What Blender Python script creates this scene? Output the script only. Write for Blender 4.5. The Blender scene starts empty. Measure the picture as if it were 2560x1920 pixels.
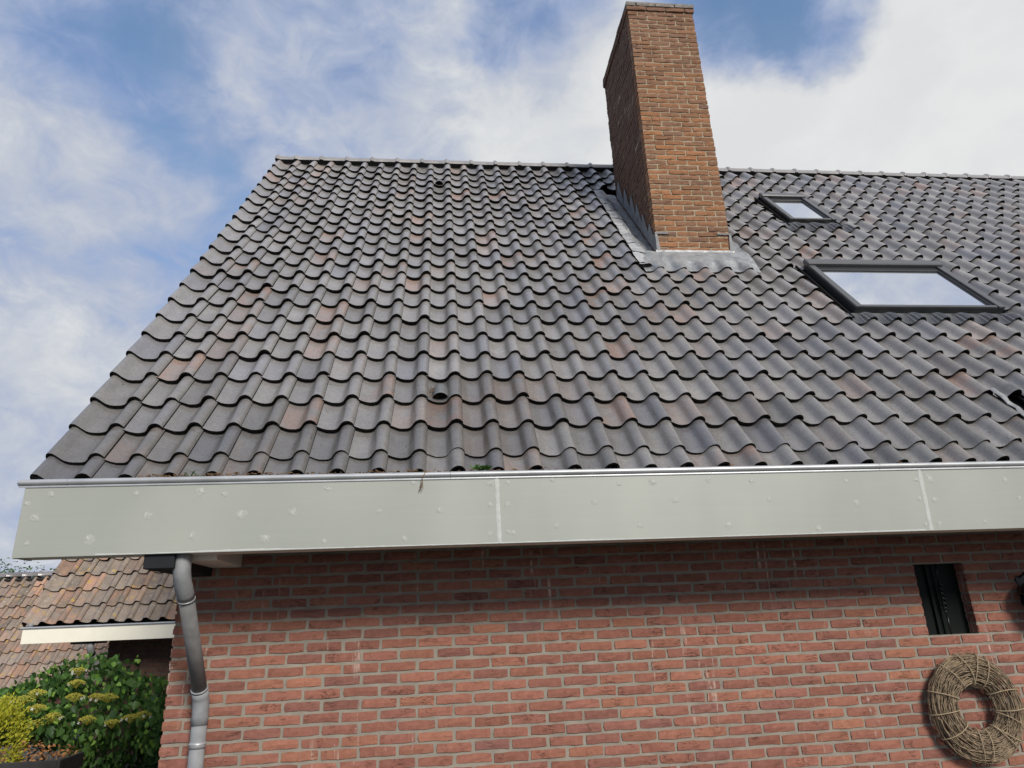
import bpy, math, random
import numpy as np
from mathutils import Matrix, Vector, Euler, noise as mn

random.seed(7)
rng = np.random.default_rng(7)
SC = bpy.context.scene
COL = SC.collection
R = math.radians

# ------------------------------------------------------------------ camera
cam_data = bpy.data.cameras.new('camera')
cam_data.sensor_width = 36.0
cam_data.lens = 23.926
cam_data.clip_start = 0.05
cam_data.clip_end = 2000
cam = bpy.data.objects.new('camera', cam_data)
CAM = Vector((1.0398, -4.4468, 1.614))
cam.location = CAM
cam.rotation_euler = (1.9064, 0.0394, -0.0944)
COL.objects.link(cam)
SC.camera = cam

# ------------------------------------------------------------------ exposure, sun, sky
vs = SC.view_settings
vs.view_transform = 'Standard'
vs.look = 'None'
vs.gamma = 1.0
vs.use_curve_mapping = False
vs.exposure = 0.2

SUN_EL, SUN_AZ = 31.0, 21.0         # elevation; degrees from -y towards +x
sdir = Vector((math.cos(R(SUN_EL)) * math.sin(R(SUN_AZ)), -math.cos(R(SUN_EL)) * math.cos(R(SUN_AZ)), math.sin(R(SUN_EL))))
sl = bpy.data.lights.new('sun', 'SUN')
sl.energy = 3.3
sl.angle = R(17)
sl.color = (1.0, 0.95, 0.87)
sun = bpy.data.objects.new('sun', sl)
sun.rotation_euler = (-sdir).to_track_quat('-Z', 'Y').to_euler()
sun.location = (6, -8, 12)
COL.objects.link(sun)

world = bpy.data.worlds.new('World')
SC.world = world
world.use_nodes = True


def nd(nt, typ, ins=None, **props):
    n = nt.nodes.new(typ)
    for k, v in props.items():
        setattr(n, k, v)
    for k, v in (ins or {}).items():
        s = n.inputs[k]
        if isinstance(v, bpy.types.NodeSocket):
            nt.links.new(v, s)
        else:
            s.default_value = v
    return n


def math_(nt, op, a, b=0.0, c=0.0, clamp=False):
    return nd(nt, 'ShaderNodeMath', {0: a, 1: b, 2: c}, operation=op, use_clamp=clamp).outputs[0]


def mixc(nt, f, a, b, blend='MIX'):
    n = nd(nt, 'ShaderNodeMix', {0: f}, data_type='RGBA', blend_type=blend)
    for k, v in ((6, a), (7, b)):
        if isinstance(v, bpy.types.NodeSocket):
            nt.links.new(v, n.inputs[k])
        else:
            n.inputs[k].default_value = (*v, 1) if len(v) == 3 else v
    return n.outputs[2]


def ramp(nt, fac, stops, interp='LINEAR'):
    n = nd(nt, 'ShaderNodeValToRGB', {0: fac})
    r = n.color_ramp
    r.interpolation = interp
    while len(r.elements) < len(stops):
        r.elements.new(0.5)
    for e, (p, c) in zip(r.elements, stops):
        e.position = p
        e.color = (*c, 1) if len(c) == 3 else c
    return n.outputs[0]


def noise(nt, vec, scale, detail=4, rough=0.55, dist=0.0):
    return nd(nt, 'ShaderNodeTexNoise', {'Vector': vec, 'Scale': scale, 'Detail': detail, 'Roughness': rough, 'Distortion': dist}).outputs[0]


def smooth(nt, v, a, b, lo=0.0, hi=1.0):
    return nd(nt, 'ShaderNodeMapRange', {0: v, 1: a, 2: b, 3: lo, 4: hi}, interpolation_type='SMOOTHSTEP').outputs[0]


wt = world.node_tree
wt.nodes.clear()
wout = nd(wt, 'ShaderNodeOutputWorld')
tc = nd(wt, 'ShaderNodeTexCoord').outputs['Generated']
sky = nd(wt, 'ShaderNodeTexSky')
sky.sky_type = 'NISHITA'
sky.sun_disc = False
sky.sun_elevation = R(SUN_EL)
sky.sun_rotation = math.atan2(sdir.x, sdir.y)
sky.dust_density = 1.0
sep = nd(wt, 'ShaderNodeSeparateXYZ', {0: tc})
pv = nd(wt, 'ShaderNodeVectorMath', {0: tc, 1: (1.0, 1.0, 1.5)}, operation='MULTIPLY').outputs[0]
wob = nd(wt, 'ShaderNodeTexNoise', {'Vector': tc, 'Scale': 5.5, 'Detail': 6, 'Roughness': 0.58}).outputs['Color']
wob = nd(wt, 'ShaderNodeVectorMath', {0: wob, 1: (0.5, 0.5, 0.5)}, operation='SUBTRACT').outputs[0]
wob = nd(wt, 'ShaderNodeVectorMath', {0: wob, 1: (0.15, 0.15, 0.15)}, operation='MULTIPLY').outputs[0]
tw_ = nd(wt, 'ShaderNodeVectorMath', {0: tc, 1: wob}, operation='ADD').outputs[0]
tw_ = nd(wt, 'ShaderNodeVectorMath', {0: tw_}, operation='NORMALIZE').outputs[0]
n1 = noise(wt, pv, 4.2, 10, 0.52, 0.3)
n2 = noise(wt, pv, 13.0, 8, 0.6, 0.5)
# where the cloud deck is thin (negative) or thick (positive), as seen that day
BLOBS = [((-0.43, 0.63, 0.645), 3.8, -.10), ((-0.385, 0.67, 0.637), 3.8, -.14), ((-0.350, 0.693, 0.629), 3.6, -.17), ((-0.308, 0.731, 0.604), 3.2, -.24),
         ((-0.326, 0.642, 0.694), 3.6, -.12), ((0.118, 0.688, 0.716), 5.0, -.30), ((0.345, 0.634, 0.692), 5.2, -.44), ((0.418, 0.611, 0.672), 6.2, -.40),
         ((0.451, 0.587, 0.673), 4.0, -.40), ((0.45, 0.62, 0.645), 3.0, -.22), ((-0.255, 0.772, 0.581), 3.0, -.12), ((-0.41, 0.735, 0.54), 7, .06), ((-0.25, 0.70, 0.67), 6, .08), ((-0.50, 0.66, 0.56), 7, -.01), ((-0.50, 0.78, 0.38), 8, .05),
         ((0.578, 0.579, 0.575), 20, .30), ((0.40, 0.72, 0.565), 8, .26), ((-0.028, 0.761, 0.648), 14, .05), ((0.593, 0.621, 0.513), 14, .22),
         ((0.192, 0.769, 0.609), 8, .22), ((-0.54, 0.81, 0.23), 9, .26), ((0.03, 0.70, 0.71), 6, .07)]
bias = None
for d, ang, amp in BLOBS:
    dv = Vector(d).normalized()
    dot = nd(wt, 'ShaderNodeVectorMath', {0: tw_, 1: dv}, operation='DOT_PRODUCT').outputs['Value']
    b = smooth(wt, dot, math.cos(R(ang * 1.4)), 1.0, 0.0, amp)
    bias = b if bias is None else math_(wt, 'ADD', bias, b)
dens = math_(wt, 'ADD', math_(wt, 'MULTIPLY', n1, 0.72), math_(wt, 'MULTIPLY', n2, 0.66))
dens = math_(wt, 'ADD', dens, -0.085)
dens = math_(wt, 'ADD', dens, bias)
dens = math_(wt, 'ADD', dens, math_(wt, 'MULTIPLY', sep.outputs[0], 0.16))
cover = smooth(wt, dens, 0.14, 0.60, 0.25, 1.0)
ccol = ramp(wt, dens, [(0.0, (0.16, 0.27, 0.50)), (0.36, (0.23, 0.31, 0.52)), (0.54, (0.32, 0.385, 0.545)), (0.68, (0.45, 0.49, 0.575)), (0.82, (0.60, 0.62, 0.645)), (1.0, (0.69, 0.695, 0.695))])
n3 = noise(wt, pv, 6.0, 8, 0.55, 0.2)
ccol = mixc(wt, smooth(wt, n3, 0.35, 0.62, 0.0, 0.30), ccol, (0.50, 0.52, 0.56))
skyb = mixc(wt, 1.0, sky.outputs[0], (1.0, 1.15, 1.18), 'MULTIPLY')
bg1 = nd(wt, 'ShaderNodeBackground', {0: skyb, 1: 0.14})
bg2 = nd(wt, 'ShaderNodeBackground', {0: ccol, 1: 1.0})
mx = nd(wt, 'ShaderNodeMixShader', {0: cover, 1: bg1.outputs[0], 2: bg2.outputs[0]})
wt.links.new(mx.outputs[0], wout.inputs[0])

# ------------------------------------------------------------------ materials
MATS = {}


def mat(name):
    m = bpy.data.materials.new(name)
    m.use_nodes = True
    nt = m.node_tree
    nt.nodes.clear()
    out = nd(nt, 'ShaderNodeOutputMaterial')
    b = nd(nt, 'ShaderNodeBsdfPrincipled')
    nt.links.new(b.outputs[0], out.inputs[0])
    MATS[name] = m
    return m, nt, b


def setin(nt, b, **kw):
    for k, v in kw.items():
        s = b.inputs[k.replace('_', ' ')]
        if isinstance(v, bpy.types.NodeSocket):
            nt.links.new(v, s)
        elif isinstance(v, tuple) and len(v) == 3 and s.type == 'RGBA':
            s.default_value = (*v, 1)
        else:
            s.default_value = v


def bump(nt, h, strength, dist=0.01, normal=None):
    ins = {'Height': h, 'Strength': strength, 'Distance': dist}
    if normal is not None:
        ins['Normal'] = normal
    return nd(nt, 'ShaderNodeBump', ins).outputs[0]


def tint_sockets(nt):
    """per-piece tint: object colour for single pieces, 'tint' attribute for joined ones (the other is black)."""
    oc = nd(nt, 'ShaderNodeObjectInfo').outputs['Color']
    at = nd(nt, 'ShaderNodeAttribute', attribute_name='tint').outputs['Color']
    s = nd(nt, 'ShaderNodeVectorMath', {0: oc, 1: at}, operation='ADD').outputs[0]
    sp = nd(nt, 'ShaderNodeSeparateXYZ', {0: s})
    return sp.outputs[0], sp.outputs[1], sp.outputs[2]


def gpos(nt):
    return nd(nt, 'ShaderNodeNewGeometry').outputs['Position']


def scaled(nt, v, s):
    return nd(nt, 'ShaderNodeVectorMath', {0: v, 1: s}, operation='MULTIPLY').outputs[0]


def simple(name, col, rough=0.6, metal=0.0, var=0.15, vscale=6.0, bstr=0.0, bscale=80.0, spec=0.5):
    m, nt, b = mat(name)
    p = gpos(nt)
    n = noise(nt, p, vscale, 5, 0.6)
    lo = tuple(c * (1 - var) for c in col)
    hi = tuple(min(1, c * (1 + var)) for c in col)
    setin(nt, b, Base_Color=ramp(nt, n, [(0.3, lo), (0.7, hi)]), Roughness=rough, Metallic=metal, Specular_IOR_Level=spec)
    if bstr:
        setin(nt, b, Normal=bump(nt, noise(nt, p, bscale, 4, 0.6), bstr, 0.004))
    return m


# --- concrete roof tile of the house
def tile_material(name, dark, mid, red, blue, lich, lich_amt, yellow_amt, rough):
    m, nt, b = mat(name)
    p = gpos(nt)
    tr, tg, tb = tint_sockets(nt)
    nA = noise(nt, p, 7.0, 5, 0.6, 0.3)
    nB = noise(nt, p, 55.0, 4, 0.65)
    nC = noise(nt, p, 4.3, 3, 0.5, 0.5)
    c = ramp(nt, nA, [(0.28, dark), (0.66, mid)])
    f = math_(nt, 'MULTIPLY', tr, smooth(nt, nC, 0.34, 0.60), clamp=True)
    c = mixc(nt, f, c, red)
    c = mixc(nt, math_(nt, 'MULTIPLY', tb, 0.8, clamp=True), c, blue)
    c = mixc(nt, smooth(nt, nB, 0.25, 0.8), c, mixc(nt, 1.0, c, (1.35, 1.33, 1.28), 'MULTIPLY'))
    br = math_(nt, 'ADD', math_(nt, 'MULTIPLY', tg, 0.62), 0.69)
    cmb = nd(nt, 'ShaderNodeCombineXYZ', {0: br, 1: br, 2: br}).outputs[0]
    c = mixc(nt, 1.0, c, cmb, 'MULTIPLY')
    nL = noise(nt, p, 22.0, 6, 0.7, 0.6)
    c = mixc(nt, smooth(nt, nL, 0.70 - lich_amt, 0.76 - lich_amt, 0, 0.75), c, lich)
    if yellow_amt:
        nY = noise(nt, p, 9.0, 7, 0.75, 0.3)
        c = mixc(nt, smooth(nt, nY, 0.70 - yellow_amt, 0.74 - yellow_amt, 0, 0.9), c, (0.42, 0.27, 0.05))
    # scuffs and dirt specks
    nS = noise(nt, scaled(nt, p, (1, 1.0, 1.0)), 38.0, 3, 0.5, 1.5)
    c = mixc(nt, smooth(nt, nS, 0.33, 0.27, 0, 0.75), c, (0.04, 0.038, 0.034))
    rr = math_(nt, 'ADD', math_(nt, 'MULTIPLY', nA, 0.25), rough)
    h = math_(nt, 'ADD', math_(nt, 'MULTIPLY', nB, 0.5), math_(nt, 'MULTIPLY', noise(nt, p, 190.0, 3), 0.5))
    setin(nt, b, Base_Color=c, Roughness=rr, Normal=bump(nt, h, 0.22, 0.004), Specular_IOR_Level=(0.85 if rough < 0.4 else 0.4))
    return m


tile_material('roof_tile_glaze', (0.130, 0.124, 0.121), (0.172, 0.164, 0.159), (0.200, 0.135, 0.112), (0.120, 0.121, 0.140), (0.34, 0.33, 0.28), 0.025, 0.0, 0.15)
tile_material('weathered_tile', (0.135, 0.108, 0.088), (0.215, 0.175, 0.145), (0.33, 0.185, 0.125), (0.165, 0.145, 0.14), (0.46, 0.44, 0.36), 0.10, 0.115, 0.62)
simple('tile_edge_moss_shade', (0.015, 0.0145, 0.012), 0.95, var=0.6, vscale=30, spec=0.15)  # mossy edges, painted near black to carry the shade under each lip


def brick_material(name, stops, crack, eff, strength):
    m, nt, b = mat(name)
    p = gpos(nt)
    tr, tg, tb = tint_sockets(nt)
    c = ramp(nt, tr, stops)
    nA = noise(nt, p, 26.0, 5, 0.65, 0.6)
    nB = noise(nt, p, 150.0, 4, 0.7)
    c = mixc(nt, smooth(nt, nA, 0.30, 0.75, 0.0, 0.55), c, mixc(nt, 1.0, c, (0.62, 0.52, 0.52), 'MULTIPLY'))
    c = mixc(nt, smooth(nt, nB, 0.35, 0.75, 0.0, 0.35), c, mixc(nt, 1.0, c, (1.5, 1.5, 1.45), 'MULTIPLY'))
    # folds and cracks of hand-formed brick: thin lines stretched along the brick
    pw = nd(nt, 'ShaderNodeVectorMath', {0: p, 1: (9.0, 9.0, 34.0)}, operation='MULTIPLY').outputs[0]
    nW = noise(nt, pw, 1.0, 5, 0.6, 1.1)
    line = math_(nt, 'ABSOLUTE', math_(nt, 'SUBTRACT', nW, 0.5))
    gate = smooth(nt, noise(nt, p, 7.0, 3, 0.5), 0.52, 0.64)
    fold = math_(nt, 'MULTIPLY', smooth(nt, line, 0.022, 0.0), gate)
    c = mixc(nt, math_(nt, 'MULTIPLY', fold, crack), c, (0.05, 0.022, 0.016))
    br = math_(nt, 'ADD', math_(nt, 'MULTIPLY', tg, 0.6), 0.70)
    cmb = nd(nt, 'ShaderNodeCombineXYZ', {0: br, 1: br, 2: br}).outputs[0]
    c = mixc(nt, 1.0, c, cmb, 'MULTIPLY')
    if eff:
        ps = nd(nt, 'ShaderNodeVectorMath', {0: p, 1: (16.0, 16.0, 1.3)}, operation='MULTIPLY').outputs[0]
        nE = noise(nt, ps, 1.0, 5, 0.7, 0.4)
        pat = smooth(nt, noise(nt, p, 1.3, 2, 0.5), 0.46, 0.62)
        c = mixc(nt, math_(nt, 'MULTIPLY', smooth(nt, nE, 0.58, 0.68, 0, eff), pat), c, (0.52, 0.42, 0.36))
    h = math_(nt, 'ADD', math_(nt, 'MULTIPLY', nA, 0.7), math_(nt, 'MULTIPLY', nB, 0.3))
    h = math_(nt, 'SUBTRACT', h, math_(nt, 'MULTIPLY', fold, 1.2))
    setin(nt, b, Base_Color=c, Roughness=0.88, Normal=bump(nt, h, strength, 0.008), Specular_IOR_Level=0.25)
    return m


brick_material('red_brick', [(0.0, (0.205, 0.096, 0.080)), (0.35, (0.245, 0.106, 0.079)), (0.7, (0.275, 0.118, 0.082)), (1.0, (0.31, 0.140, 0.087))], 0.6, 0.8, 0.6)
brick_material('chimney_clay', [(0.0, (0.150, 0.088, 0.062)), (0.4, (0.195, 0.105, 0.062)), (0.75, (0.235, 0.115, 0.058)), (1.0, (0.270, 0.126, 0.058))], 0.6, 0.0, 0.6)
simple('mortar', (0.245, 0.215, 0.175), 0.95, var=0.18, vscale=9, bstr=0.5, bscale=140)
simple('shaded_mortar', (0.085, 0.072, 0.06), 0.95, var=0.2)  # annex mortar, darkened to hold the deep shade there
simple('chimney_mortar', (0.31, 0.25, 0.17), 0.95, var=0.15, vscale=9, bstr=0.5, bscale=140)
simple('weathered_brick_cap', (0.19, 0.17, 0.15), 0.95, var=0.35, vscale=18, bstr=0.6, bscale=70)

# --- painted fascia
m, nt, b = mat('fascia_paint')
p = gpos(nt)
c = ramp(nt, noise(nt, scaled(nt, p, (1.6, 1.6, 0.9)), 1.0, 3, 0.5), [(0.25, (0.275, 0.290, 0.262)), (0.75, (0.345, 0.355, 0.312))])  # broad blotches put soft cloudy reflections into the paint colour
ps = nd(nt, 'ShaderNodeVectorMath', {0: p, 1: (2.0, 2.0, 60.0)}, operation='MULTIPLY').outputs[0]
c = mixc(nt, smooth(nt, noise(nt, ps, 1.0, 3), 0.4, 0.8, 0, 0.06), c, (0.45, 0.45, 0.41))
c = mixc(nt, smooth(nt, noise(nt, p, 60, 2, 0.5), 0.22, 0.19, 0, 0.6), c, (0.15, 0.14, 0.12))
setin(nt, b, Base_Color=c, Roughness=0.42, Normal=bump(nt, noise(nt, ps, 2.0, 3), 0.03, 0.002), Specular_IOR_Level=0.5)
simple('bright_lead', (0.36, 0.365, 0.37), 0.55, 0.2, var=0.3, vscale=16, bstr=0.5, bscale=26)
simple('filler_core', (0.43, 0.437, 0.415), 0.75, var=0.10, vscale=40)
m, nt, b = mat('wood_filler')
p = gpos(nt)
c = mixc(nt, smooth(nt, noise(nt, p, 60, 5, 0.7, 0.5), 0.38, 0.62), (0.305, 0.318, 0.287), (0.375, 0.383, 0.35))
setin(nt, b, Base_Color=c, Roughness=0.7, Normal=bump(nt, noise(nt, p, 90, 4), 0.4, 0.003))
simple('cream_paint', (0.80, 0.76, 0.64), 0.45, var=0.04)
simple('white_paint', (0.72, 0.67, 0.58), 0.5, var=0.06)
simple('dark_soffit_paint', (0.016, 0.017, 0.019), 0.6, var=0.1, spec=0.2)
simple('zinc', (0.42, 0.43, 0.44), 0.45, 0.45, var=0.16, vscale=5, bstr=0.06, bscale=30)
simple('painted_zinc_pipe', (0.150, 0.147, 0.145), 0.85, 0.0, var=0.25, vscale=9, bstr=0.05, bscale=30)
simple('pale_zinc_pipe', (0.22, 0.225, 0.233), 0.7, 0.0, var=0.22, vscale=11, bstr=0.08, bscale=40)
m, nt, b = mat('lead_sheet')
p = gpos(nt)
c = ramp(nt, noise(nt, p, 11, 6, 0.65, 0.6), [(0.25, (0.16, 0.165, 0.17)), (0.52, (0.29, 0.295, 0.30)), (0.78, (0.40, 0.40, 0.395))])
setin(nt, b, Base_Color=c, Roughness=0.5, Metallic=0.35, Normal=bump(nt, noise(nt, p, 10, 4, 0.55, 0.4), 0.5, 0.03))
simple('dark_lead', (0.17, 0.175, 0.182), 0.6, 0.0, var=0.3, vscale=14, bstr=0.25, bscale=30)
simple('window_aluminium', (0.035, 0.036, 0.038), 0.4, 0.2, var=0.08, bstr=0.02)
simple('window_cover_plate', (0.09, 0.091, 0.095), 0.30, 0.3, var=0.06, bstr=0.02)
simple('black_flashing', (0.010, 0.010, 0.011), 0.7, 0.0, var=0.2, spec=0.12)
simple('pleated_flashing', (0.13, 0.132, 0.138), 0.42, 0.2, var=0.15)
simple('void_black', (0.004, 0.004, 0.004), 0.9, spec=0.1)
simple('roof_underlay', (0.02, 0.019, 0.018), 0.9)
simple('black_iron', (0.012, 0.012, 0.013), 0.35, 0.2, var=0.3, vscale=30)
simple('black_board', (0.006, 0.008, 0.0075), 0.5, var=0.3, vscale=10, spec=0.12)
simple('twig', (0.235, 0.175, 0.112), 0.9, var=0.55, vscale=28, bstr=0.4, bscale=150)
simple('bark', (0.16, 0.12, 0.085), 0.95, var=0.4, vscale=20, bstr=0.6, bscale=50)
simple('binding_cord', (0.33, 0.255, 0.165), 0.9, var=0.2, vscale=60)
simple('dry_debris', (0.17, 0.10, 0.05), 0.95, var=0.6, vscale=60)
simple('dark_timber', (0.028, 0.026, 0.024), 0.8, var=0.4, vscale=8, bstr=0.3, bscale=60)
simple('paving', (0.075, 0.074, 0.066), 0.9, var=0.2, vscale=3, bstr=0.3, bscale=40)
simple('grey_plastic', (0.12, 0.123, 0.123), 0.5, var=0.2, vscale=20)
simple('brown_brick_shaded', (0.10, 0.05, 0.035), 0.95, var=0.4, vscale=15, bstr=0.5, bscale=40)  # annex bricks, with the wall's deep shade put into the colour

m, nt, b = mat('window_glass')
nt.nodes.remove(b)
out = nt.nodes[0]
dif = nd(nt, 'ShaderNodeBsdfDiffuse', {0: (0.10, 0.11, 0.12, 1)})
glo = nd(nt, 'ShaderNodeBsdfGlossy', {0: (0.97, 0.98, 1.0, 1), 1: 0.004})
mxs = nd(nt, 'ShaderNodeMixShader', {0: 0.96, 1: dif.outputs[0], 2: glo.outputs[0]})
nt.links.new(mxs.outputs[0], out.inputs[0])


def leaf_material(name, lo, hi, rough=0.45, trans=0.35):
    m, nt, b = mat(name)
    p = gpos(nt)
    isl = nd(nt, 'ShaderNodeNewGeometry').outputs['Random Per Island']
    ob = nd(nt, 'ShaderNodeObjectInfo').outputs['Random']
    f = math_(nt, 'FRACT', math_(nt, 'ADD', isl, ob))
    f = math_(nt, 'ADD', math_(nt, 'MULTIPLY', f, 0.7), math_(nt, 'MULTIPLY', noise(nt, p, 2.2, 3), 0.3))
    c = ramp(nt, f, [(0.1, lo), (0.85, hi)])
    setin(nt, b, Base_Color=c, Roughness=rough, Specular_IOR_Level=0.4)
    out = [n for n in nt.nodes if n.type == 'OUTPUT_MATERIAL'][0]
    tr = nd(nt, 'ShaderNodeBsdfTranslucent', {0: c})
    mxs = nd(nt, 'ShaderNodeMixShader', {0: trans, 1: b.outputs[0], 2: tr.outputs[0]})
    nt.links.new(mxs.outputs[0], out.inputs[0])
    return m


leaf_material('hydrangea_leaf', (0.028, 0.072, 0.020), (0.12, 0.235, 0.058))
leaf_material('hydrangea_young_leaf', (0.16, 0.33, 0.05), (0.30, 0.48, 0.09))
leaf_material('flower_cap', (0.30, 0.27, 0.03), (0.46, 0.42, 0.06), 0.8, 0.2)
leaf_material('white_petal', (0.60, 0.60, 0.52), (0.75, 0.75, 0.68), 0.7, 0.3)
leaf_material('conifer_spray', (0.28, 0.31, 0.02), (0.56, 0.53, 0.045), 0.7, 0.3)
leaf_material('tree_leaf', (0.05, 0.10, 0.025), (0.12, 0.20, 0.05))
leaf_material('dry_leaf', (0.30, 0.13, 0.05), (0.55, 0.28, 0.11), 0.8, 0.25)
leaf_material('weed_leaf', (0.05, 0.13, 0.02), (0.12, 0.26, 0.04))
leaf_material('grass_blade', (0.04, 0.08, 0.02), (0.09, 0.15, 0.04))


# ------------------------------------------------------------------ object helpers
def me_from(name, V, F, mats, fm=None, smooth_=False, tint=None):
    me = bpy.data.meshes.new(name)
    me.from_pydata([tuple(v) for v in V], [], F)
    for k in (mats if isinstance(mats, (list, tuple)) else [mats]):
        me.materials.append(MATS[k])
    if fm is not None:
        me.polygons.foreach_set('material_index', np.asarray(fm, dtype=np.int32))
    if smooth_ is True:
        me.polygons.foreach_set('use_smooth', np.ones(len(F), dtype=bool))
    elif smooth_ is not False:
        me.polygons.foreach_set('use_smooth', np.asarray(smooth_, dtype=bool))
    if tint is not None:
        a = me.attributes.new('tint', 'FLOAT_COLOR', 'POINT')
        a.data.foreach_set('color', np.asarray(tint, dtype=np.float32).ravel())
    me.update()
    return me


BASE = {}


def put(name, me, parent=None, mtx=None, color=(0, 0, 0, 1), label=None, kind=None):
    o = bpy.data.objects.new(name, me)
    COL.objects.link(o)
    o.color = color
    if mtx is not None:
        o.matrix_basis = mtx
    if parent is not None:
        o.parent = parent
        o.matrix_parent_inverse = BASE.get(parent.name, Matrix()).inverted()
    BASE[o.name] = (o.matrix_basis.copy())
    if label:
        o['label'] = label
    if kind:
        o['kind'] = kind
    return o


def thing(name, label, cat, loc=(0, 0, 0), group=None):
    o = bpy.data.objects.new(name, None)
    COL.objects.link(o)
    o.location = loc
    o.empty_display_size = 0.2
    BASE[o.name] = Matrix.Translation(loc)
    o['label'] = label
    o['category'] = cat
    if group:
        o['group'] = group
    return o


class MB:
    """collects geometry for one mesh object"""

    def __init__(s):
        s.V, s.F, s.M, s.S, s.T = [], [], [], [], []

    def add(s, V, F, mi=0, sm=False, tint=None):
        o = len(s.V)
        s.V += [tuple(v) for v in V]
        s.F += [tuple(i + o for i in f) for f in F]
        s.M += ([mi] * len(F) if not isinstance(mi, (list, tuple)) else list(mi))
        s.S += ([sm] * len(F) if not isinstance(sm, (list, tuple)) else list(sm))
        s.T += [tint if tint is not None else (0, 0, 0, 1)] * len(V)
        return s

    def box(s, x0, x1, y0, y1, z0, z1, mi=0, mtx=None, ch=0.0):
        P = [(x, y, z) for x in (x0, x1) for y in (y0, y1) for z in (z0, z1)]
        F = [(0, 1, 3, 2), (4, 6, 7, 5), (0, 4, 5, 1), (2, 3, 7, 6), (0, 2, 6, 4), (1, 5, 7, 3)]
        if ch > 0:
            bm = __import__('bmesh').new()
            vs_ = [bm.verts.new(q) for q in P]
            for f in F:
                bm.faces.new([vs_[i] for i in f])
            __import__('bmesh').ops.bevel(bm, geom=list(bm.edges), offset=ch, segments=1, affect='EDGES')
            bm.verts.index_update()
            P = [v.co[:] for v in bm.verts]
            F = [tuple(v.index for v in f.verts) for f in bm.faces]
            bm.free()
        if mtx is not None:
            P = [tuple(mtx @ Vector(q)) for q in P]
        return s.add(P, F, mi)

    def tube(s, pts, rad, n=10, mi=0, sm=True, cap=True):
        pts = [Vector(q) for q in pts]
        rads = rad if isinstance(rad, (list, tuple)) else [rad] * len(pts)
        V, F = [], []
        d0 = (pts[1] - pts[0]).normalized()
        up = Vector((0, 0, 1)) if abs(d0.z) < 0.9 else Vector((1, 0, 0))
        u = d0.cross(up).normalized()
        for i, q in enumerate(pts):
            a = pts[max(0, i - 1)]
            c = pts[min(len(pts) - 1, i + 1)]
            d = (c - a).normalized()
            u = (u - d * u.dot(d)).normalized()
            w = d.cross(u)
            for k in range(n):
                an = 2 * math.pi * k / n
                V.append(q + (u * math.cos(an) + w * math.sin(an)) * rads[i])
        for i in range(len(pts) - 1):
            for k in range(n):
                F.append((i * n + k, i * n + (k + 1) % n, (i + 1) * n + (k + 1) % n, (i + 1) * n + k))
        S = [sm] * len(F)
        if cap:
            F.append(tuple(range(n))[::-1])
            F.append(tuple(range((len(pts) - 1) * n, len(pts) * n)))
            S += [False, False]
        return s.add(V, F, mi, S)

    def lathe(s, prof, c, axis='Z', n=20, mi=0, sm=True):
        V, F = [], []
        for r, h in prof:
            for k in range(n):
                an = 2 * math.pi * k / n
                q = (r * math.cos(an), r * math.sin(an), h)
                if axis == 'Y':
                    q = (q[0], q[2], q[1])
                elif axis == 'X':
                    q = (q[2], q[0], q[1])
                V.append((q[0] + c[0], q[1] + c[1], q[2] + c[2]))
        for i in range(len(prof) - 1):
            for k in range(n):
                F.append((i * n + k, i * n + (k + 1) % n, (i + 1) * n + (k + 1) % n, (i + 1) * n + k))
        return s.add(V, F, mi, sm)

    def mesh(s, name, mats, tint=False):
        return me_from(name, s.V, s.F, mats, s.M, s.S, s.T if tint else None)

    def put(s, name, mats, parent=None, tint=False, **kw):
        return put(name, s.mesh(name, mats, tint), parent, **kw)


def struct(o):
    o['kind'] = 'structure'
    return o


CAMM = cam.matrix_basis.inverted() if False else (Matrix.Translation(CAM) @ Euler((1.9064, 0.0394, -0.0944)).to_matrix().to_4x4()).inverted()


def view(P):
    """rough picture position (for choosing which pieces show largest) and distance"""
    q = CAMM @ Vector(P)
    if q.z > -0.1:
        return None
    f = 23.926 / 36.0
    return q.x / -q.z * f, q.y / -q.z * f, -q.z


def shown(P, mx=0.02):
    v = view(P)
    return v is not None and abs(v[0]) < 0.5 + mx and abs(v[1]) < 0.375 + mx


# ------------------------------------------------------------------ ground
g = MB()
g.add([(-150, -150, 0), (150, -150, 0), (150, 200, 0), (-150, 200, 0)], [(0, 1, 2, 3)])
struct(g.put('ground', 'paving'))

# ------------------------------------------------------------------ roofs of pantiles
TH = R(51.7586)
TW, TG = 0.2272, 0.29333
PK = [(-.05, .032), (0, .028), (.07, .020), (.15, .010), (.25, .002), (.35, 0), (.44, .001), (.52, .006), (.58, .018), (.635, .039), (.69, .055), (.75, .064), (.82, .069), (.88, .068), (.94, .061), (.985, .049), (1.012, .037)]
PT = np.array([a for a, _ in PK])
PH = np.array([a for _, a in PK])
VK = [(-.365, .026), (-.355, .046), (-.32, .062), (-.26, .069), (-.18, .065), (-.11, .050), (-.04, .031), (.04, .014), (.13, .004), (.24, 0), (.35, 0), (.44, .001), (.52, .006), (.58, .018), (.635, .039), (.69, .055), (.75, .064), (.82, .069), (.88, .068), (.94, .061), (.985, .049), (1.012, .037)]
LIFT, THK = 0.031, 0.0195
H0 = -0.070


def prof(t):
    return float(np.interp(t, PT, PH))


def wave(x, x0):
    """height of the tile wave at x for columns whose right joints sit at x0 + k*TW"""
    t = ((x - x0) / TW) % 1.0
    return float(np.interp(t, PT, PH))


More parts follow.
